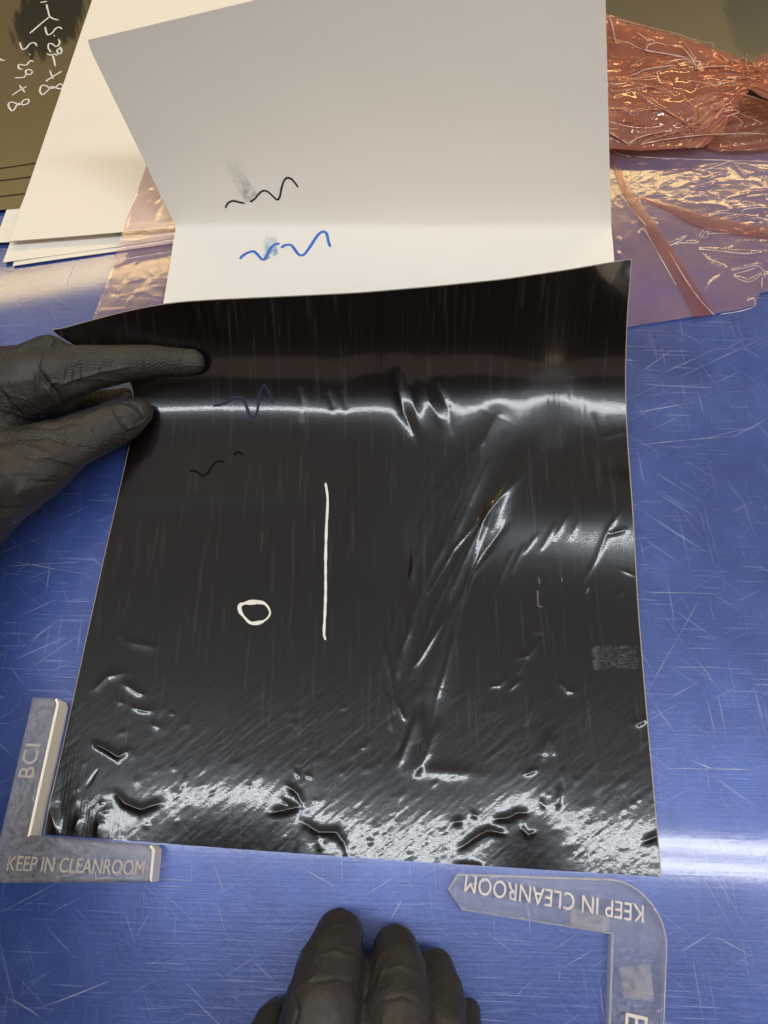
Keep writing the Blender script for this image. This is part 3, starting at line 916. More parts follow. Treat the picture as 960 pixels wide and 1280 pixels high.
# ---- white backing paper, folded and standing up
NV2, NU2 = 150, 120
u = np.linspace(0, 1, NU2)
v = np.concatenate([np.linspace(0, 0.42, 40, endpoint=False), np.linspace(0.42, 0.56, 60, endpoint=False), np.linspace(0.56, 1, 50)])
U2, V2 = np.meshgrid(u, v)
fold_v = 0.46
pl = np.interp(v, [0, fold_v, 0.62, 0.80, 1], [470, 284, 225, 140, 50])
pr = np.interp(v, [0, fold_v, 1], [470, 286, -104])
xl2 = np.interp(-pl, -np.array([470, 375, 284, 225, 140, 50]), [188, 205, 220, 192, 150.5, 107])
xr2 = np.interp(-pr, -np.array([470, 330, 286, 0, -104]), [783, 768, 764, 757, 755])
for arr in (xl2, xr2):
    arr[:] = np.convolve(np.pad(arr, 5, mode='edge'), np.ones(11) / 11, 'valid')
PX2 = xl2[:, None] * (1 - U2) + xr2[:, None] * U2
PY2 = pl[:, None] * (1 - U2) + pr[:, None] * U2
V_ = np.broadcast_to(v[:, None], PY2.shape)
ph = np.interp(V_, [0, 0.43, 0.455, 0.475, 0.52, 0.7, 1.0], [0, 1.0, 12, 52, 62, 70, 77])
ph = ph + (U2 - 0.5) * -2.0 * sstep(0.5, 0.8, V_)
W = march(PX2, PY2, np.radians(ph), 0.0078)
W[..., 2] += 0.0006 * np.sin(U2 * 7) * sstep(0.2, 0.45, V_) * (1 - sstep(0.45, 0.6, V_))
WN = normals(W)
wp_c = W[0, NU2 // 2].copy()
wp = empty('folded_paper', 'white paper with black and blue pen squiggles, its back half folded upright', 'paper', wp_c)
o = grid_obj('paper_leaf', W, M_WHITE, wp)
sm = o.modifiers.new('thickness', 'SOLIDIFY'); sm.thickness = 0.0005; sm.offset = -1
o.modifiers.new('crisp', 'EDGE_SPLIT').split_angle = R(50)
wsurf = sampler(W, PX2, PY2, WN)
blk = crop([[(306, 421), (312, 407), (322, 398), (336, 394), (352, 398), (378, 404)],
            [(398, 398), (414, 388), (428, 371), (444, 357), (462, 358), (485, 378), (499, 390), (509, 380), (516, 345), (526, 316), (537, 307), (552, 311), (566, 326), (578, 342)]], 180, 120, 3.0)
strokes_obj('black_squiggle', blk, 0.00115, wsurf, M_INK_K, wp, 0.00012)
blu = crop([[(360, 613), (372, 600), (390, 590), (410, 585), (424, 594), (438, 610), (450, 616), (462, 598), (478, 570), (496, 558), (510, 556)],
            [(515, 572), (530, 562), (552, 562), (566, 578), (580, 596), (598, 598), (620, 572), (650, 527), (670, 511), (685, 518), (692, 548), (699, 568)]], 180, 120, 3.0)
strokes_obj('blue_squiggle', blu, 0.0017, wsurf, M_INK_B, wp, 0.00012)
M_SM_K = mat_amount('black_smear', (0.14, 0.14, 0.16), 0.6, 0.5, 260)
M_SM_B = mat_amount('blue_smear', (0.16, 0.33, 0.62), 0.6, 0.85, 300)
patch_obj('black_smear', [(306, 256), (324, 243), (296, 190), (266, 186)],
          lambda a, b: sstep(0, .3, a) * sstep(0, .3, 1 - a) * sstep(-0.02, 0.06, b) * (1 - b) ** 1.7, wsurf, M_SM_K, wp, 40, 0.0001)
patch_obj('blue_smear', [(328, 329), (350, 318), (348, 288), (328, 290)],
          lambda a, b: sstep(0, .25, a) * sstep(0, .25, 1 - a) * sstep(-0.02, 0.06, b) * (1 - b) ** 1.4, wsurf, M_SM_B, wp, 40, 0.0001)

# ------------------------------------------------------------------ pink plastic film
film = empty('plastic_film', 'crumpled translucent pink plastic film lying under the white papers', 'plastic film', at(820, 300, 0))
M_FILM = mat_film('pink_film', (1.0, 0.95, 0.97), (1.0, 0.60, 0.52), 0.25, 0.12, 0.07, 0.8)
M_FILM_O = mat_film('pink_film_doubled', (0.93, 0.62, 0.53), (0.93, 0.40, 0.28), 0.30, 0.10, 0.05, 1.0)
M_FILM_F = mat_film('pink_film_fold', (0.94, 0.70, 0.66), (0.85, 0.42, 0.36), 0.14, 0.18, 0.05, 0.5)


def film_grid(name, x0, x1, step, ylo, yhi, height, mat, keep=None):
    """Film lattice; ylo(x) and yhi(x) bound it in photograph pixels, height(X, Y) in metres."""
    xs_ = np.arange(x0, x1 + 0.1, step)
    lo, hi = ylo(xs_), yhi(xs_)
    n = int(np.max(lo - hi) / step) + 2
    t = np.linspace(0, 1, n)
    Yg = lo[None] + (hi - lo)[None] * t[:, None]
    Xg = np.broadcast_to(xs_[None], Yg.shape).copy()
    Z = height(Xg, Yg)
    return grid_obj(name, at(Xg, Yg, Z), mat, film, keep=None)


def crumple(X, Y, seed, s=1.0):
    a = 1 - 2 * np.abs(vnoise(X * 0.022 * s, Y * 0.034 * s, seed)) * 2
    b = 1 - 2 * np.abs(vnoise(X * 0.045 * s + 0.3 * Y * 0.03, Y * 0.06 * s, seed + 3)) * 2
    c = 1 - 2 * np.abs(vnoise(X * 0.10 * s, Y * 0.13 * s, seed + 9)) * 2
    return 0.9 * a ** 3 + 0.45 * b ** 3 + 0.16 * c


def h_base(X, Y):
    z = 0.0012 + 0.0052 * sstep(330, 305, Y + (X - 150) * 0.16) * sstep(520, 430, X)       # climbs onto the paper stack at the left
    z = z + 0.0012 * sstep(200, 185, Y)
    hm = np.zeros(X.shape)
    rg = lambda p, w, h: ridge(X, Y, hm, p, w * 0.6, h * 0.62)
    for p, w, h in (([(762, 185), (775, 194), (790, 197), (960, 201)], 5, 2.2), ([(800, 292), (815, 281), (822, 280)], 4, 1.0), ([(836, 307), (872, 304)], 4, 1.4),
                    ([(838, 306), (852, 300), (858, 296)], 3, 1.0), ([(876, 296), (884, 290), (910, 292)], 4, 1.5), ([(876, 298), (884, 288)], 3, 1.2),
                    ([(875, 312), (940, 316), (962, 314)], 4, 1.3), ([(876, 315), (888, 328), (910, 336)], 5, 1.2), ([(914, 338), (950, 332), (956, 345)], 3.5, 1.2),
                    ([(916, 345), (935, 352), (950, 345)], 3.5, 1.2), ([(880, 368), (890, 352), (905, 342)], 7, 0.9), ([(934, 375), (940, 374)], 3, 0.9), ([(943, 372), (943, 382)], 3, 0.9),
                    ([(953, 340), (953, 362)], 3, 1.1), ([(772, 297), (776, 302)], 4, 0.8), ([(773, 314), (776, 322)], 4, 0.8), ([(882, 212), (914, 202), (932, 220)], 4, 1.1),
                    ([(914, 202), (955, 215)], 4, 1.0), ([(888, 270), (925, 262), (960, 260)], 4, 1.0), ([(900, 276), (925, 270), (960, 276)], 4, 0.9), ([(822, 345), (815, 352)], 3, 0.4)):
        rg(p, w, h)
    for k in range(26):
        x0 = rng.uniform(800, 960); y0 = rng.uniform(205, 250)
        rg([(x0, y0), (x0 + rng.uniform(10, 40), y0 + rng.normal(-4, 5))], rng.uniform(2.5, 4.5), rng.uniform(0.2, 0.6))
    for yy in (352, 360, 366, 373, 380, 388):                                              # little gathers at the left edge
        rg([(112, yy + 2), (150, yy - 1 + rng.normal(0, 1.5))], 3.6, 0.7)
    for p, w, h in (([(205, 312), (196, 322)], 5, 1.0), ([(172, 320), (170, 330)], 4, 1.0), ([(158, 352), (180, 348)], 4, .7), ([(190, 352), (216, 350)], 4, .9), ([(192, 358), (214, 357)], 4, .8),
                    ([(168, 366), (182, 364)], 4, .6), ([(140, 372), (146, 378)], 4, .8), ([(160, 378), (166, 372)], 4, .8), ([(194, 252), (205, 244)], 5, .9), ([(168, 245), (192, 232)], 6, .6),
                    ([(195, 270), (204, 250)], 8, .6), ([(158, 282), (160, 268)], 5, .5), ([(160, 262), (172, 236), (188, 226)], 4, .6), ([(176, 296), (216, 292)], 4, .5)):
        rg(p, w, h)
    flat = 0.00009 * (1 - 0.6 * sstep(270, 200, X)) * (1 - 0.55 * sstep(270, 300, Y)) + 0.0004 * sstep(880, 970, X) * sstep(230, 280, Y)
    return z + flat * (crumple(X, Y, 4, 1.0) * 0.8 + 0.35 * crumple(X, Y, 17, 2.6)) + hm * 0.00063 * (1 - 0.5 * sstep(300, 220, X))


film_grid('film_layer', 108, 1010, 1.5,
          lambda x: np.interp(x, [108, 780, 830, 870, 920, 944, 950, 985, 1010], [440, 409, 402, 395, 388, 382, 366, 360, 355]) + 1.5 * vnoise(x * 0.06, x * 0, 2),
          lambda x: np.interp(x, [108, 118, 126, 138, 150, 160, 170, 186, 240, 420, 760, 1010], [420, 392, 372, 340, 300, 268, 244, 196, 186, 184, 182, 178]),
          h_base, M_FILM)


# gathered, doubled part at the back right
def h_bunch(X, Y):
    neck = np.exp(-((X - 938) / 30.0) ** 2)
    z = 0.0045 + 0.012 * sstep(195, 120, Y) * sstep(30, 80, Y + (760 - X) * 0.0) + 0.004
    hm = np.zeros(X.shape)
    rg = lambda p, w, h: ridge(X, Y, hm, p, w * 0.62, h * 0.75)
    cr = lambda pts: crop([pts], 760, 20, 4.8)[0]
    for pts, w, h in (([(10, 10), (30, 70), (45, 150)], 4, 1.5), ([(0, 125), (50, 145), (130, 165), (230, 210), (380, 235), (480, 250)], 4, 1.7),
                      ([(60, 20), (240, 65), (420, 105), (520, 145), (620, 165), (720, 190)], 5, 1.8), ([(160, 90), (215, 130), (270, 150), (340, 170), (430, 180), (470, 215), (520, 290), (550, 310)], 5, 2.2),
                      ([(235, 150), (260, 200), (280, 160)], 5, 1.4), ([(410, 105), (460, 165), (500, 215), (525, 270), (555, 275)], 4, 1.7), ([(620, 170), (670, 225), (715, 275)], 4, 1.2),
                      ([(525, 320), (600, 305), (720, 300)], 4.5, 1.8), ([(720, 278), (810, 250)], 4, 1.4), ([(110, 345), (150, 290), (215, 258)], 4.5, 1.2), ([(140, 355), (190, 335), (290, 305), (400, 290)], 4.5, 1.6),
                      ([(340, 290), (400, 265), (480, 260)], 4, 1.5), ([(40, 365), (140, 355), (290, 340)], 4, 1.1), ([(50, 380), (290, 360)], 4, .9), ([(20, 455), (180, 430), (380, 415)], 4, 1.2),
                      ([(110, 385), (230, 415), (330, 445), (420, 460)], 4.5, 1.5), ([(440, 450), (465, 500), (520, 550)], 4, 1.1), ([(180, 455), (280, 530), (400, 600), (520, 680)], 4, 1.1),
                      ([(0, 400), (80, 405)], 6, 1.5), ([(0, 440), (40, 450)], 6, 1.5), ([(500, 385), (600, 410)], 4, .9), ([(655, 412), (690, 385), (770, 365)], 4, 1.6), ([(655, 415), (720, 398), (770, 397)], 4, 1.2),
                      ([(0, 560), (100, 560), (140, 580), (240, 560), (320, 565)], 4, 1.0), ([(0, 630), (100, 630), (250, 650)], 7, 1.0), ([(10, 700), (60, 730), (125, 770)], 4, 1.7),
                      ([(130, 765), (200, 720), (370, 690), (380, 680)], 4.5, 1.8), ([(195, 770), (230, 745), (420, 695), (560, 630), (640, 560), (690, 540)], 4.5, 1.6),
                      ([(195, 772), (380, 735), (560, 715), (700, 708), (830, 705), (960, 715)], 4.5, 2.0), ([(540, 640), (590, 590), (620, 565), (690, 545), (650, 590)], 4, 1.6), ([(600, 640), (580, 670), (420, 710)], 4, 1.0),
                      ([(670, 600), (690, 575), (770, 565), (780, 585), (700, 605)], 3.5, 1.4), ([(775, 580), (860, 615), (940, 650)], 3.5, 1.4), ([(770, 700), (800, 640), (775, 615)], 3.5, 1.3),
                      ([(785, 460), (830, 400), (840, 350), (845, 240)], 4, 1.6), ([(785, 462), (870, 485), (960, 520)], 4, 1.5), ([(830, 220), (830, 300), (850, 380)], 3.5, 1.5), ([(860, 260), (900, 330), (930, 330)], 3.5, 1.4),
                      ([(820, 250), (880, 290), (930, 400)], 3.5, 1.4), ([(810, 300), (840, 330), (900, 370)], 3.5, 1.2), ([(690, 460), (720, 430), (810, 370)], 4, 1.2), ([(620, 500), (700, 450), (780, 400)], 4, 1.0)):
        q_ = cr(pts)
        rg(q_, w, h * (1.9 if np.mean([p_[1] for p_ in q_]) < 92 else 1.15))
    fan = sstep(800, 900, X)
    ang = (Y - 95) / (np.abs(X - 935) + 26)
    pleat = np.sin(ang * 26 + 2.0 * fbm(X * 0.05, Y * 0.05, 2)) * fan * 0.0007
    return z + 0.0007 * crumple(X, Y, 14, 0.9) + hm * 0.0009 + pleat + 0.006 * neck * sstep(150, 90, Y)


film_grid('film_bunch', 700, 1012, 1.0,
          lambda x: np.interp(x, [700, 760, 800, 880, 905, 925, 938, 950, 980, 1012], [186, 185, 188, 184, 160, 128, 112, 120, 138, 150]),
          lambda x: np.interp(x, [700, 760, 800, 860, 905, 925, 938, 946, 980, 1012], [-2, 17.5, 29, 48, 63, 72, 78, 70, 60, 52]), h_bunch, M_FILM_O)
film_grid('film_layer', 700, 1012, 1.6,
          lambda x: np.interp(x, [700, 760, 800, 880, 905, 925, 938, 950, 980, 1012], [188, 187, 189, 182, 156, 124, 110, 116, 132, 142]),
          lambda x: np.interp(x, [700, 760, 800, 860, 905, 925, 938, 946, 980, 1012], [4, 24, 34, 54, 66, 76, 82, 76, 68, 60]),
          lambda X, Y: 0.0052 + 0.0018 * crumple(X, Y, 40, 1.3) * 0.5 + 0.0008 * sstep(100, 180, Y), M_FILM_O)


film_grid('film_layer', 884, 1012, 1.4,
          lambda x: np.interp(x, [884, 900, 1012], [186, 189, 188]),
          lambda x: np.interp(x, [884, 900, 922, 960, 1012], [158, 132, 114, 127, 146]),
          lambda X, Y: 0.0046 + 0.0007 * crumple(X, Y, 52, 1.2) + 0.0007 * np.sin((Y - 116) * 0.55 + (X - 930) * 0.05 + 3 * vnoise(X * 0.03, Y * 0.03, 6)) * sstep(900, 925, X), M_FILM_O)
M_CREASE_GLINT = mat_veil('painted_crease_glint', (0.95, 0.86, 0.82), 0.40, 0.2)  # highlights along the creases, painted as pale see-through ribbons
M_CREASE_GLINT_W = mat_veil('painted_crease_glint_warm', (0.95, 0.62, 0.45), 0.36, 0.2)  # the same painted glints in the warm lamp's tone


def bunch_surf(px, py):
    P = at(px, py, h_bunch(px, py) + 0.0003); N = np.zeros_like(P); N[:, 2] = 1
    return P, N


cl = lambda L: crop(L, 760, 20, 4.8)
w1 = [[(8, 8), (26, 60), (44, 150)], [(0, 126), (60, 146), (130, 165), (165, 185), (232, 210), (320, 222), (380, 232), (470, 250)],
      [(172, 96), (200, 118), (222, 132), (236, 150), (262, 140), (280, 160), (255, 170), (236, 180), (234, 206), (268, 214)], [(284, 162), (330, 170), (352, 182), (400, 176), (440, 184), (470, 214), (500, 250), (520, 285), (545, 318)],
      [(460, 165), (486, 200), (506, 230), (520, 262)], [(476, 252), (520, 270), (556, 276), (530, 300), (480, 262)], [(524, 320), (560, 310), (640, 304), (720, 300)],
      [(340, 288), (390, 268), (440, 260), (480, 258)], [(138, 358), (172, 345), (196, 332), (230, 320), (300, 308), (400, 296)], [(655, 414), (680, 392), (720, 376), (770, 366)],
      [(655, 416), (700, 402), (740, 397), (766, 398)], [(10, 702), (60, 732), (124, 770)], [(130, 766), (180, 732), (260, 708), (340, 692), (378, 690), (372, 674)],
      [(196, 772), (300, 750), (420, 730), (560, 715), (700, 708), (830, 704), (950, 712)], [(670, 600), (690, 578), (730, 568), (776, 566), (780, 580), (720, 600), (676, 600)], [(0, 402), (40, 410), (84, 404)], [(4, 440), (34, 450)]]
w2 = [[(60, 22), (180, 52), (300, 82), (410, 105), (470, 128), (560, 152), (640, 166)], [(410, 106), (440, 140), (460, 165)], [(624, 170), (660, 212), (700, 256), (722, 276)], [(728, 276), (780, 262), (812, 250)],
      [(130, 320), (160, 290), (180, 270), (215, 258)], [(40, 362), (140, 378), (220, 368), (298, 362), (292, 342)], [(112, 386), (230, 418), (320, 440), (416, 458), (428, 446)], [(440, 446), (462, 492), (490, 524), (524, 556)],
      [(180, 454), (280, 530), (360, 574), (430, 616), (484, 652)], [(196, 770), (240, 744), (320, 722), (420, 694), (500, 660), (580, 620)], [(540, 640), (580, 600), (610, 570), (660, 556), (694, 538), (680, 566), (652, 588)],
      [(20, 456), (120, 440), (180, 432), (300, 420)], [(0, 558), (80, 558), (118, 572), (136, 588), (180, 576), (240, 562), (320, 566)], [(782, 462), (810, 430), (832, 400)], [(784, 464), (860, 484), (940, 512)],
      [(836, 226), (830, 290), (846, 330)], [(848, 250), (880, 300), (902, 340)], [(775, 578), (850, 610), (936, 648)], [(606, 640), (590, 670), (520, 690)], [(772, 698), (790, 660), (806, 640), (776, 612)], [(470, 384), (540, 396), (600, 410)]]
strokes_obj('white_crease_glint', cl(w1), 0.00062, bunch_surf, M_CREASE_GLINT, film, 0.00025, 0.75, 21)
strokes_obj('warm_crease_glint', cl(w2), 0.00042, bunch_surf, M_CREASE_GLINT_W, film, 0.00025, 0.7, 22)
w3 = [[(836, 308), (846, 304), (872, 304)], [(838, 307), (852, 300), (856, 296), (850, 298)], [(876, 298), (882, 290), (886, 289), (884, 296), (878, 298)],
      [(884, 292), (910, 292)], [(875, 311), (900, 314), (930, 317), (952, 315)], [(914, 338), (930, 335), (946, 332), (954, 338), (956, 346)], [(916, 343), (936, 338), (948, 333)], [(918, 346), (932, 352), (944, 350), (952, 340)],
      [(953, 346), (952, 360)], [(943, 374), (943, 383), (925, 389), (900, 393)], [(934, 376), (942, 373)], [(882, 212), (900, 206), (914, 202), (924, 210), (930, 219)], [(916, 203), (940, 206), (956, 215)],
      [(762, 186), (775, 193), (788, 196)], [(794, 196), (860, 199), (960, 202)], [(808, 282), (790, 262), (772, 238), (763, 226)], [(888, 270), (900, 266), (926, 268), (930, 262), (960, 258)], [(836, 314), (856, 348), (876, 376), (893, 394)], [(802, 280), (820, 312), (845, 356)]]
strokes_obj('white_crease_glint', w3, 0.00048, plane_surf(0.0030), M_CREASE_GLINT, film, 0.0002, 0.75, 23)


def strip(quads, z):
    P = []
    for (xa, ya, xb, yb) in quads:
        k = np.linspace(0, 1, 7)
        X_, Y_ = xa + (xb - xa) * k, ya + (yb - ya) * k
        P.append(at(X_, Y_, z + 0.00005 * np.sin(k * math.pi) + 0.0002 * vnoise(X_ * 0.03, Y_ * 0.03, 5)))
    return np.array(P)[:, ::-1]


def densify(q, n=30):
    q = np.array(q, float); t = np.linspace(0, len(q) - 1, n)
    return [[np.interp(tt, range(len(q)), q[:, i]) for i in range(4)] for tt in t]


grid_obj('film_fold', strip(densify([(763, 198, 769, 195), (776, 236, 786, 233), (799, 275, 815, 274), (822, 312, 842, 311), (846, 352, 866, 350), (869, 397, 894, 393)]), 0.0018), M_FILM_F, film)
grid_obj('film_fold', strip(densify([(798, 247, 802, 245), (836, 263, 842, 256), (866, 281, 880, 267), (903, 291, 920, 276), (962, 299, 964, 285), (1000, 304, 1000, 290)]), 0.0020), M_FILM_F, film)

# ------------------------------------------------------------------ acrylic corner brackets
M_ACR = mat_acrylic('acrylic_scuffed', 0.45, 0.22)
M_ACR_C = mat_acrylic('acrylic_clear', 0.86, 0.13)


M_ACR_E = mat_veil('acrylic_clear_edge', (0.72, 0.71, 0.72), 0.55, 0.2)
M_ACR_W = simple('acrylic_sawn_edge', (0.90, 0.88, 0.84), 0.4)
M_ENGR = mat_veil('engraving', (0.62, 0.58, 0.54), 0.42)
M_ENGR2 = mat_veil('engraving_pale', (0.74, 0.69, 0.66), 0.72)


def fillet(pts, idx, r, n=8):
    """Round one corner of an outline."""
    p = [np.array(q, float) for q in pts]; a, b, c = p[idx - 1], p[idx], p[(idx + 1) % len(p)]
    d0, d1 = a - b, c - b; l0, l1 = np.linalg.norm(d0), np.linalg.norm(d1); d0 /= l0; d1 /= l1
    half = math.acos(np.clip(d0 @ d1, -1, 1)) / 2
    t = r / math.tan(half); cen = b + (d0 + d1) / np.linalg.norm(d0 + d1) * r / math.sin(half)
    s, e = b + d0 * t, b + d1 * t
    out = []
    for k in np.linspace(0, 1, n):
        m = s * (1 - k) + e * k - cen; m = m / np.linalg.norm(m) * r
        out.append(cen + m)
    return p[:idx] + out + p[idx + 1:]


def slab(name, outline, z0, z1, mat, parent, sawn=(), wall_mat=None, bev=0.0008):
    bm = bmesh.new()
    loc = np.array(parent.location)
    lo = [bm.verts.new((p[0] - loc[0], p[1] - loc[1], z0 - loc[2])) for p in outline]
    f = bm.faces.new(lo)
    r = bmesh.ops.extrude_face_region(bm, geom=[f])
    bmesh.ops.translate(bm, verts=[x for x in r['geom'] if isinstance(x, bmesh.types.BMVert)], vec=(0, 0, z1 - z0))
    bmesh.ops.recalc_face_normals(bm, faces=bm.faces)
    if bev:
        top = [e for e in bm.edges if all(abs(v_.co.z + loc[2] - z1) < 1e-6 for v_ in e.verts)]
        bmesh.ops.bevel(bm, geom=top, offset=bev, segments=1, affect='EDGES')
    me = bpy.data.meshes.new(name); bm.to_mesh(me); bm.free()
    me.materials.append(mat)
    if wall_mat is not None:
        me.materials.append(wall_mat)
        for p in me.polygons:
            c, nn = np.array(p.center) + loc, p.normal
            for (x, y) in sawn:
                if abs(nn.z) < 0.8 and np.hypot(c[0] - x, c[1] - y) < 0.006: p.material_index = 1
    return link(bpy.data.objects.new(name, me), parent)


def text_mesh(name, s, origin, ux, uy, size, mat, parent, z, weight=0.0, spread=1.0, xs=1.0):
    cu = bpy.data.curves.new(name, 'FONT'); cu.body = s; cu.size = size; cu.space_character = spread
    cu.extrude = 0.00012; cu.offset = weight; cu.align_x = 'CENTER'; cu.align_y = 'CENTER'; cu.resolution_u = 4
    tmp = bpy.data.objects.new('t', cu); col.objects.link(tmp)
    dg = bpy.context.evaluated_depsgraph_get()
    me = bpy.data.meshes.new_from_object(tmp.evaluated_get(dg))
    bpy.data.objects.remove(tmp); bpy.data.curves.remove(cu)
    ux = np.array(ux, float) * xs; uy = np.array(uy, float)
    loc = np.array(parent.location)
    for v_ in me.vertices:
        p = np.array(origin[:2]) + ux * v_.co.x + uy * v_.co.y
        v_.co = (p[0] - loc[0], p[1] - loc[1], z + v_.co.z - loc[2])
    me.materials.clear(); me.materials.append(mat); me.name = name
    return link(bpy.data.objects.new(name, me), parent)


def unit(a, b):
    d = (b - a)[:2]; return d / np.linalg.norm(d)


# left bracket: 12 mm thick, scuffed, white sawn inner edge
ZL = 0.012
bl = [at(x, y, ZL)[:2] for x, y in ((40, 871), (70, 872.5), (73, 879), (37, 1044), (188, 1056), (193, 1062), (189, 1103), (-14, 1104))]
c0 = np.mean(bl, axis=0)
br = empty('corner_bracket', 'scuffed clear acrylic corner block at the left front corner of the black sheet', 'corner bracket', (c0[0], c0[1], 0), 'clear acrylic corner brackets holding the sheet')
ol = fillet(bl, 7, 0.006)
sawn = [tuple(bl[2] * (1 - k) + bl[3] * k) for k in np.linspace(0.03, 0.97, 24)] + [tuple(bl[5] * (1 - k) + bl[6] * k) for k in np.linspace(0.2, 0.95, 10)]
slab('block', ol, 0.0002, ZL, M_ACR, br, sawn, M_ACR_W)
ux = unit(at(20, 1080, ZL), at(182, 1086, ZL)); uy = np.array([-ux[1], ux[0]])
text_mesh('engraved_text', 'KEEP IN CLEANROOM', at(95, 1083, ZL), ux, uy, 0.0080, M_ENGR, br, ZL + 0.0002, 0.0, 1.0, 0.72)
ux = unit(at(32, 985, ZL), at(50, 905, ZL)); uy = np.array([-ux[1], ux[0]])
text_mesh('engraved_letters', 'BCI', at(38, 951, ZL), ux, uy, 0.0096, M_ENGR, br, ZL + 0.0002, 0.0, 1.08)

# right bracket: thinner and very clear
ZR = 0.006
brp = [at(x, y, ZR)[:2] for x, y in ((572, 1092), (560, 1112), (578, 1138), (765, 1168), (757, 1420), (826, 1420), (838, 1101))]
c1 = np.mean(brp, axis=0)
b2 = empty('corner_bracket', 'clear flat acrylic corner bracket at the right front corner of the black sheet', 'corner bracket', (c1[0], c1[1], 0), 'clear acrylic corner brackets holding the sheet')
ol = fillet(brp, 6, 0.022, 14)
rim = []
for k in range(len(ol)):
    p0, p1 = np.array(ol[k]), np.array(ol[(k + 1) % len(ol)])
    rim += [tuple(p0 * (1 - t) + p1 * t) for t in np.linspace(0, 1, 16)]
slab('block', ol, 0.0002, ZR, M_ACR_C, b2, rim, M_ACR_E, 0.0007)
ux = unit(at(800, 1135, ZR), at(585, 1098, ZR)); uy = np.array([-ux[1], ux[0]])
text_mesh('engraved_text', 'KEEP IN CLEANROOM', at(692, 1122, ZR), ux, uy, 0.0094, M_ENGR2, b2, ZR + 0.0002, 0.0, 1.03, 0.78)
ux = unit(at(798, 1240, ZR), at(794, 1300, ZR)); uy = np.array([-ux[1], ux[0]])
text_mesh('engraved_letters', 'BCI', at(792, 1300, ZR), ux, uy, 0.0125, M_ENGR2, b2, ZR + 0.0002)
# dull taped-over patches on the right bracket
pk = lambda p: (lambda a, b: soft(a, b, 0.06) * (0.55 + 0.5 * fbm(a * 5, b * 5, p)))
M_TAPE = mat_amount('scuffed_patch', (0.50, 0.49, 0.50), 0.5, 0.5)
patch_obj('scuffed_patch', [(780, 1248), (818, 1253), (814, 1204), (772, 1208)], pk(1), plane_surf(ZR), M_TAPE, b2, 24, 0.0004)
patch_obj('scuffed_patch', [(711, 1158), (762, 1167), (764, 1145), (712, 1134)], pk(2), plane_surf(ZR), M_TAPE, b2, 24, 0.0004)

# ------------------------------------------------------------------ gloved hands


def swept(chains, voxel, name):
    """One continuous skin round chains of (point, radius) nodes."""
    bm = bmesh.new()
    for ch in chains:
        for (p, r), (p2, r2) in zip(ch[:-1], ch[1:]):
            L = np.linalg.norm(p2 - p); n = max(2, int(L / 0.0022))
            for k in range(n + 1):
                t = k / n
                c = p * (1 - t) + p2 * t; rr = r * (1 - t) + r2 * t
                bmesh.ops.create_icosphere(bm, subdivisions=2, radius=rr, matrix=Matrix.Translation(Vector(c)))
    me = bpy.data.meshes.new(name); bm.to_mesh(me); bm.free()
    o = bpy.data.objects.new(name, me); col.objects.link(o)
    rm = o.modifiers.new('r', 'REMESH'); rm.mode = 'VOXEL'; rm.voxel_size = voxel
    s = o.modifiers.new('s', 'SMOOTH'); s.factor = 0.6; s.iterations = 7
    sb = o.modifiers.new('b', 'SUBSURF'); sb.levels = 1; sb.render_levels = 1
    dg = bpy.context.evaluated_depsgraph_get()
    me2 = bpy.data.meshes.new_from_object(o.evaluated_get(dg))
    bpy.data.objects.remove(o); bpy.data.meshes.remove(me)
    return me2


def wrinkle(me, lines, noise_amp, seed):
    """Relief on the camera side: creases along photograph polylines plus loose-glove unevenness."""
    n = len(me.vertices)
    co = np.empty(n * 3); me.vertices.foreach_get('co', co); co = co.reshape(-1, 3)
    no = np.empty(n * 3); me.vertices.foreach_get('normal', no); no = no.reshape(-1, 3)
    px, py = proj(co)
    h = np.zeros(n)
    for pts, w, hh in lines:
        ridge(px, py, h, pts, w, hh * 1.45, True)
    facing = np.einsum('ij,ij->i', no, np.array([0, 0, CAM_H]) - co) > 0
    h = np.where(facing, h, 0)
    h += noise_amp * fbm(co[:, 0] * 90 + co[:, 2] * 70, co[:, 1] * 90 + co[:, 2] * 40, seed, 3)
    rd_ = 1 - 4 * np.abs(vnoise(co[:, 0] * 95 + co[:, 2] * 60, co[:, 1] * 210 + co[:, 2] * 130, seed + 20))
    rd2 = 1 - 4 * np.abs(vnoise(co[:, 0] * 190 + co[:, 2] * 90, co[:, 1] * 120 - co[:, 2] * 60, seed + 27))
    h += 0.5 * np.clip(rd_, 0, 1) ** 4 * sstep(-0.1, 0.25, vnoise(co[:, 0] * 50, co[:, 1] * 50, seed + 3)) + 0.36 * np.clip(rd2, 0, 1) ** 4 * sstep(0, 0.3, vnoise(co[:, 0] * 40 + 9, co[:, 1] * 40, seed + 4))
    co = co + no * (h * 0.001)[:, None]
    co[:, 2] = np.maximum(co[:, 2], 0.0012)
    me.vertices.foreach_set('co', co.ravel())
    me.polygons.foreach_set('use_smooth', np.ones(len(me.polygons), bool))
    me.update()


def hand(name, chains, lines, label, voxel, amp, seed, mat):
    me = swept(chains, voxel, name)
    wrinkle(me, lines, amp, seed)
    n = len(me.vertices); co = np.empty(n * 3); me.vertices.foreach_get('co', co)
    c = co.reshape(-1, 3).mean(0); c[2] = 0
    me.transform(Matrix.Translation(-Vector(c)))
    me.materials.clear(); me.materials.append(mat); me.name = name
    o = link(bpy.data.objects.new(name, me)); o.location = c
    return tag(o, label, 'gloved hand')


def nd(px, py, z, rpx):
    p = at(px, py, z)
    dep = p[1] * CP - (p[2] - CAM_H) * SP
    return (p, rpx * dep / FPX)


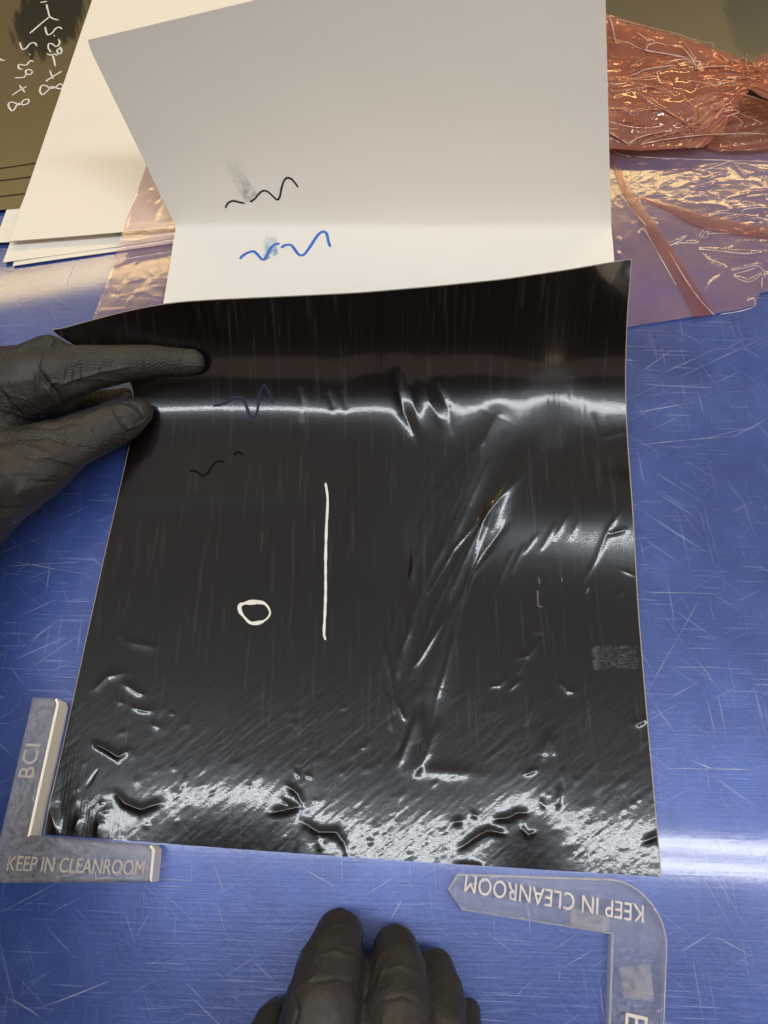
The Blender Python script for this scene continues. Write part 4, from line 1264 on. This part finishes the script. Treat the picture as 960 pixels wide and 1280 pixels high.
def on_sheet(px, py, rpx, gap=0.0):
    """Finger node resting on the camera side of the black sheet."""
    P, N = ssurf(np.array([px]), np.array([py])); p = P[0]
    d = np.array([0, 0, CAM_H]) - p; d /= np.linalg.norm(d)
    dep = p[1] * CP - (p[2] - CAM_H) * SP
    r = rpx * dep / FPX * 0.97
    return (p + d * (r * 1.05 + gap), r)


i_tip = on_sheet(241, 453, 16); i_2 = on_sheet(222, 453, 18.5); i_3 = on_sheet(190, 452, 21)
zi = i_3[0][2]
grow_ = lambda ch, k: [(p, r * k) for p, r in ch]
index = [i_tip, i_2, i_3, nd(150, 455, zi + 0.004, 24), nd(110, 460, zi + 0.008, 28), nd(70, 470, zi + 0.010, 36), nd(20, 482, zi + 0.006, 48), nd(-60, 500, zi, 66)]
t_tip = on_sheet(173, 515, 19); zt = t_tip[0][2]
thumb = [t_tip, nd(152, 526, zt + 0.002, 26.5), nd(120, 540, zt + 0.006, 30), nd(80, 558, zt + 0.010, 34), nd(40, 578, zt + 0.012, 46), nd(-10, 600, zt + 0.010, 62), nd(-80, 600, zt + 0.010, 86), nd(-230, 700, zt + 0.03, 140), nd(-520, 960, 0.12, 200), nd(-900, 1300, 0.19, 300)]
middle = [nd(156, 494, zt - 0.004, 11), nd(140, 500, zt - 0.006, 14), nd(100, 505, zt - 0.012, 16), nd(40, 520, zt - 0.008, 22), nd(-40, 530, zt, 40)]
back = [nd(84, 446, zi - 0.012, 17), nd(62, 440, zi - 0.010, 22), nd(30, 460, zi - 0.008, 30), nd(-10, 480, zi - 0.005, 44), nd(-70, 520, zi, 70)]
heel = [nd(128, 545, 0.022, 17), nd(85, 566, 0.026, 26), nd(40, 590, 0.03, 42), nd(-15, 610, 0.034, 58), nd(-90, 640, 0.045, 90), nd(-240, 740, 0.06, 120)]
palm = [nd(-10, 520, zi - 0.006, 62), nd(-60, 560, zi - 0.006, 90), nd(-150, 600, zi, 110)]
L1 = [([(78, 504), (72, 492), (58, 478), (47, 462), (50, 448)], 4, -1.5), ([(66, 500), (60, 486), (66, 478), (74, 478)], 3, 1.0), ([(56, 450), (47, 460), (47, 480), (50, 520)], 3.5, 1.0),
      ([(72, 482), (100, 472), (130, 464), (160, 459)], 2.5, 0.5), ([(84, 460), (82, 476)], 2.5, -0.6), ([(93, 458), (92, 480)], 2.5, -0.5), ([(103, 456), (102, 482)], 2.5, -0.6), ([(126, 458), (125, 480)], 2.5, -0.6),
      ([(180, 452), (178, 472)], 2.5, -0.5), ([(0, 485), (15, 510), (28, 532)], 3, -0.9), ([(15, 505), (28, 520), (36, 534)], 2.5, -0.7), ([(64, 418), (72, 425), (62, 440)], 3, -0.9),
      ([(18, 438), (45, 430), (60, 420)], 3, 0.5),
      ([(22, 548), (60, 546), (92, 556), (112, 562)], 3, -0.9), ([(35, 572), (62, 576), (85, 582), (98, 588)], 3, -1.0), ([(35, 600), (50, 603), (64, 602)], 3, -0.6), ([(0, 634), (15, 636), (32, 634)], 3, -0.8),
      ([(142, 510), (152, 528), (162, 545)], 2.5, -1.0), ([(150, 506), (165, 512), (178, 522)], 2.5, 0.5), ([(134, 506), (150, 503), (165, 506)], 2.2, -0.5), ([(158, 500), (172, 508), (178, 518)], 2.2, -0.5),
      ([(160, 536), (176, 530), (184, 522)], 2.5, 0.6), ([(90, 528), (70, 535), (40, 534), (28, 532)], 2.5, -0.5), ([(10, 555), (40, 560), (70, 572)], 5, 0.5), ([(0, 590), (40, 590), (75, 592)], 6, 0.5)]
hand('gloved_hand', [grow_(index, 1.06), grow_(thumb, 1.04), middle, back, palm, heel], L1, 'black-gloved hand at the left edge pinching the curled black sheet between thumb and finger', 0.0012, 0.5, 5, M_GLOVE)

f1 = [nd(424, 1168, 0.012, 30), nd(424, 1170, 0.040, 32), nd(414, 1205, 0.055, 42), nd(402, 1262, 0.068, 50), nd(385, 1360, 0.072, 60), nd(400, 1500, 0.07, 80)]
f2 = [nd(494, 1184, 0.012, 27), nd(494, 1186, 0.038, 29), nd(498, 1215, 0.050, 37), nd(496, 1270, 0.062, 44), nd(490, 1370, 0.068, 60), nd(470, 1500, 0.07, 80)]
f3 = [nd(545, 1206, 0.012, 20), nd(546, 1208, 0.030, 22), nd(552, 1240, 0.042, 28), nd(552, 1290, 0.054, 34), nd(550, 1380, 0.06, 50), nd(520, 1500, 0.065, 70)]
f4 = [nd(586, 1262, 0.010, 14), nd(586, 1264, 0.024, 16), nd(582, 1295, 0.034, 22), nd(575, 1390, 0.05, 40), nd(540, 1500, 0.06, 60)]
arm = [nd(400, 1500, 0.07, 80), nd(440, 1700, 0.09, 140), nd(480, 2100, 0.13, 230), nd(520, 2700, 0.18, 330)]
th = [nd(346, 1264, 0.012, 18), nd(338, 1278, 0.026, 22), nd(322, 1320, 0.036, 28), nd(340, 1420, 0.05, 50), nd(380, 1520, 0.06, 80)]
L2 = [([(366, 1240), (372, 1262), (368, 1285)], 4, -0.6), ([(390, 1195), (420, 1190), (450, 1200)], 5, 0.35), ([(385, 1228), (420, 1222), (458, 1232)], 4, -0.35), ([(470, 1215), (500, 1208), (530, 1220)], 5, 0.35),
      ([(530, 1190), (536, 1220), (536, 1260)], 4, 0.4), ([(575, 1240), (582, 1262)], 3, 0.4), ([(410, 1160), (430, 1155), (448, 1170)], 4, 0.3), ([(475, 1250), (505, 1245), (530, 1256)], 4, -0.3)]
hand('gloved_hand', [f1, f2, f3, f4, th, arm], L2, 'black-gloved hand at the front edge with fingertips pressed on the bench', 0.0013, 0.4, 8, M_GLOVE_S)
print('sheet top z', S[-1, 0], S[-1, NU // 2], S[-1, -1], 'paper top', W[-1, 0], W[-1, -1])
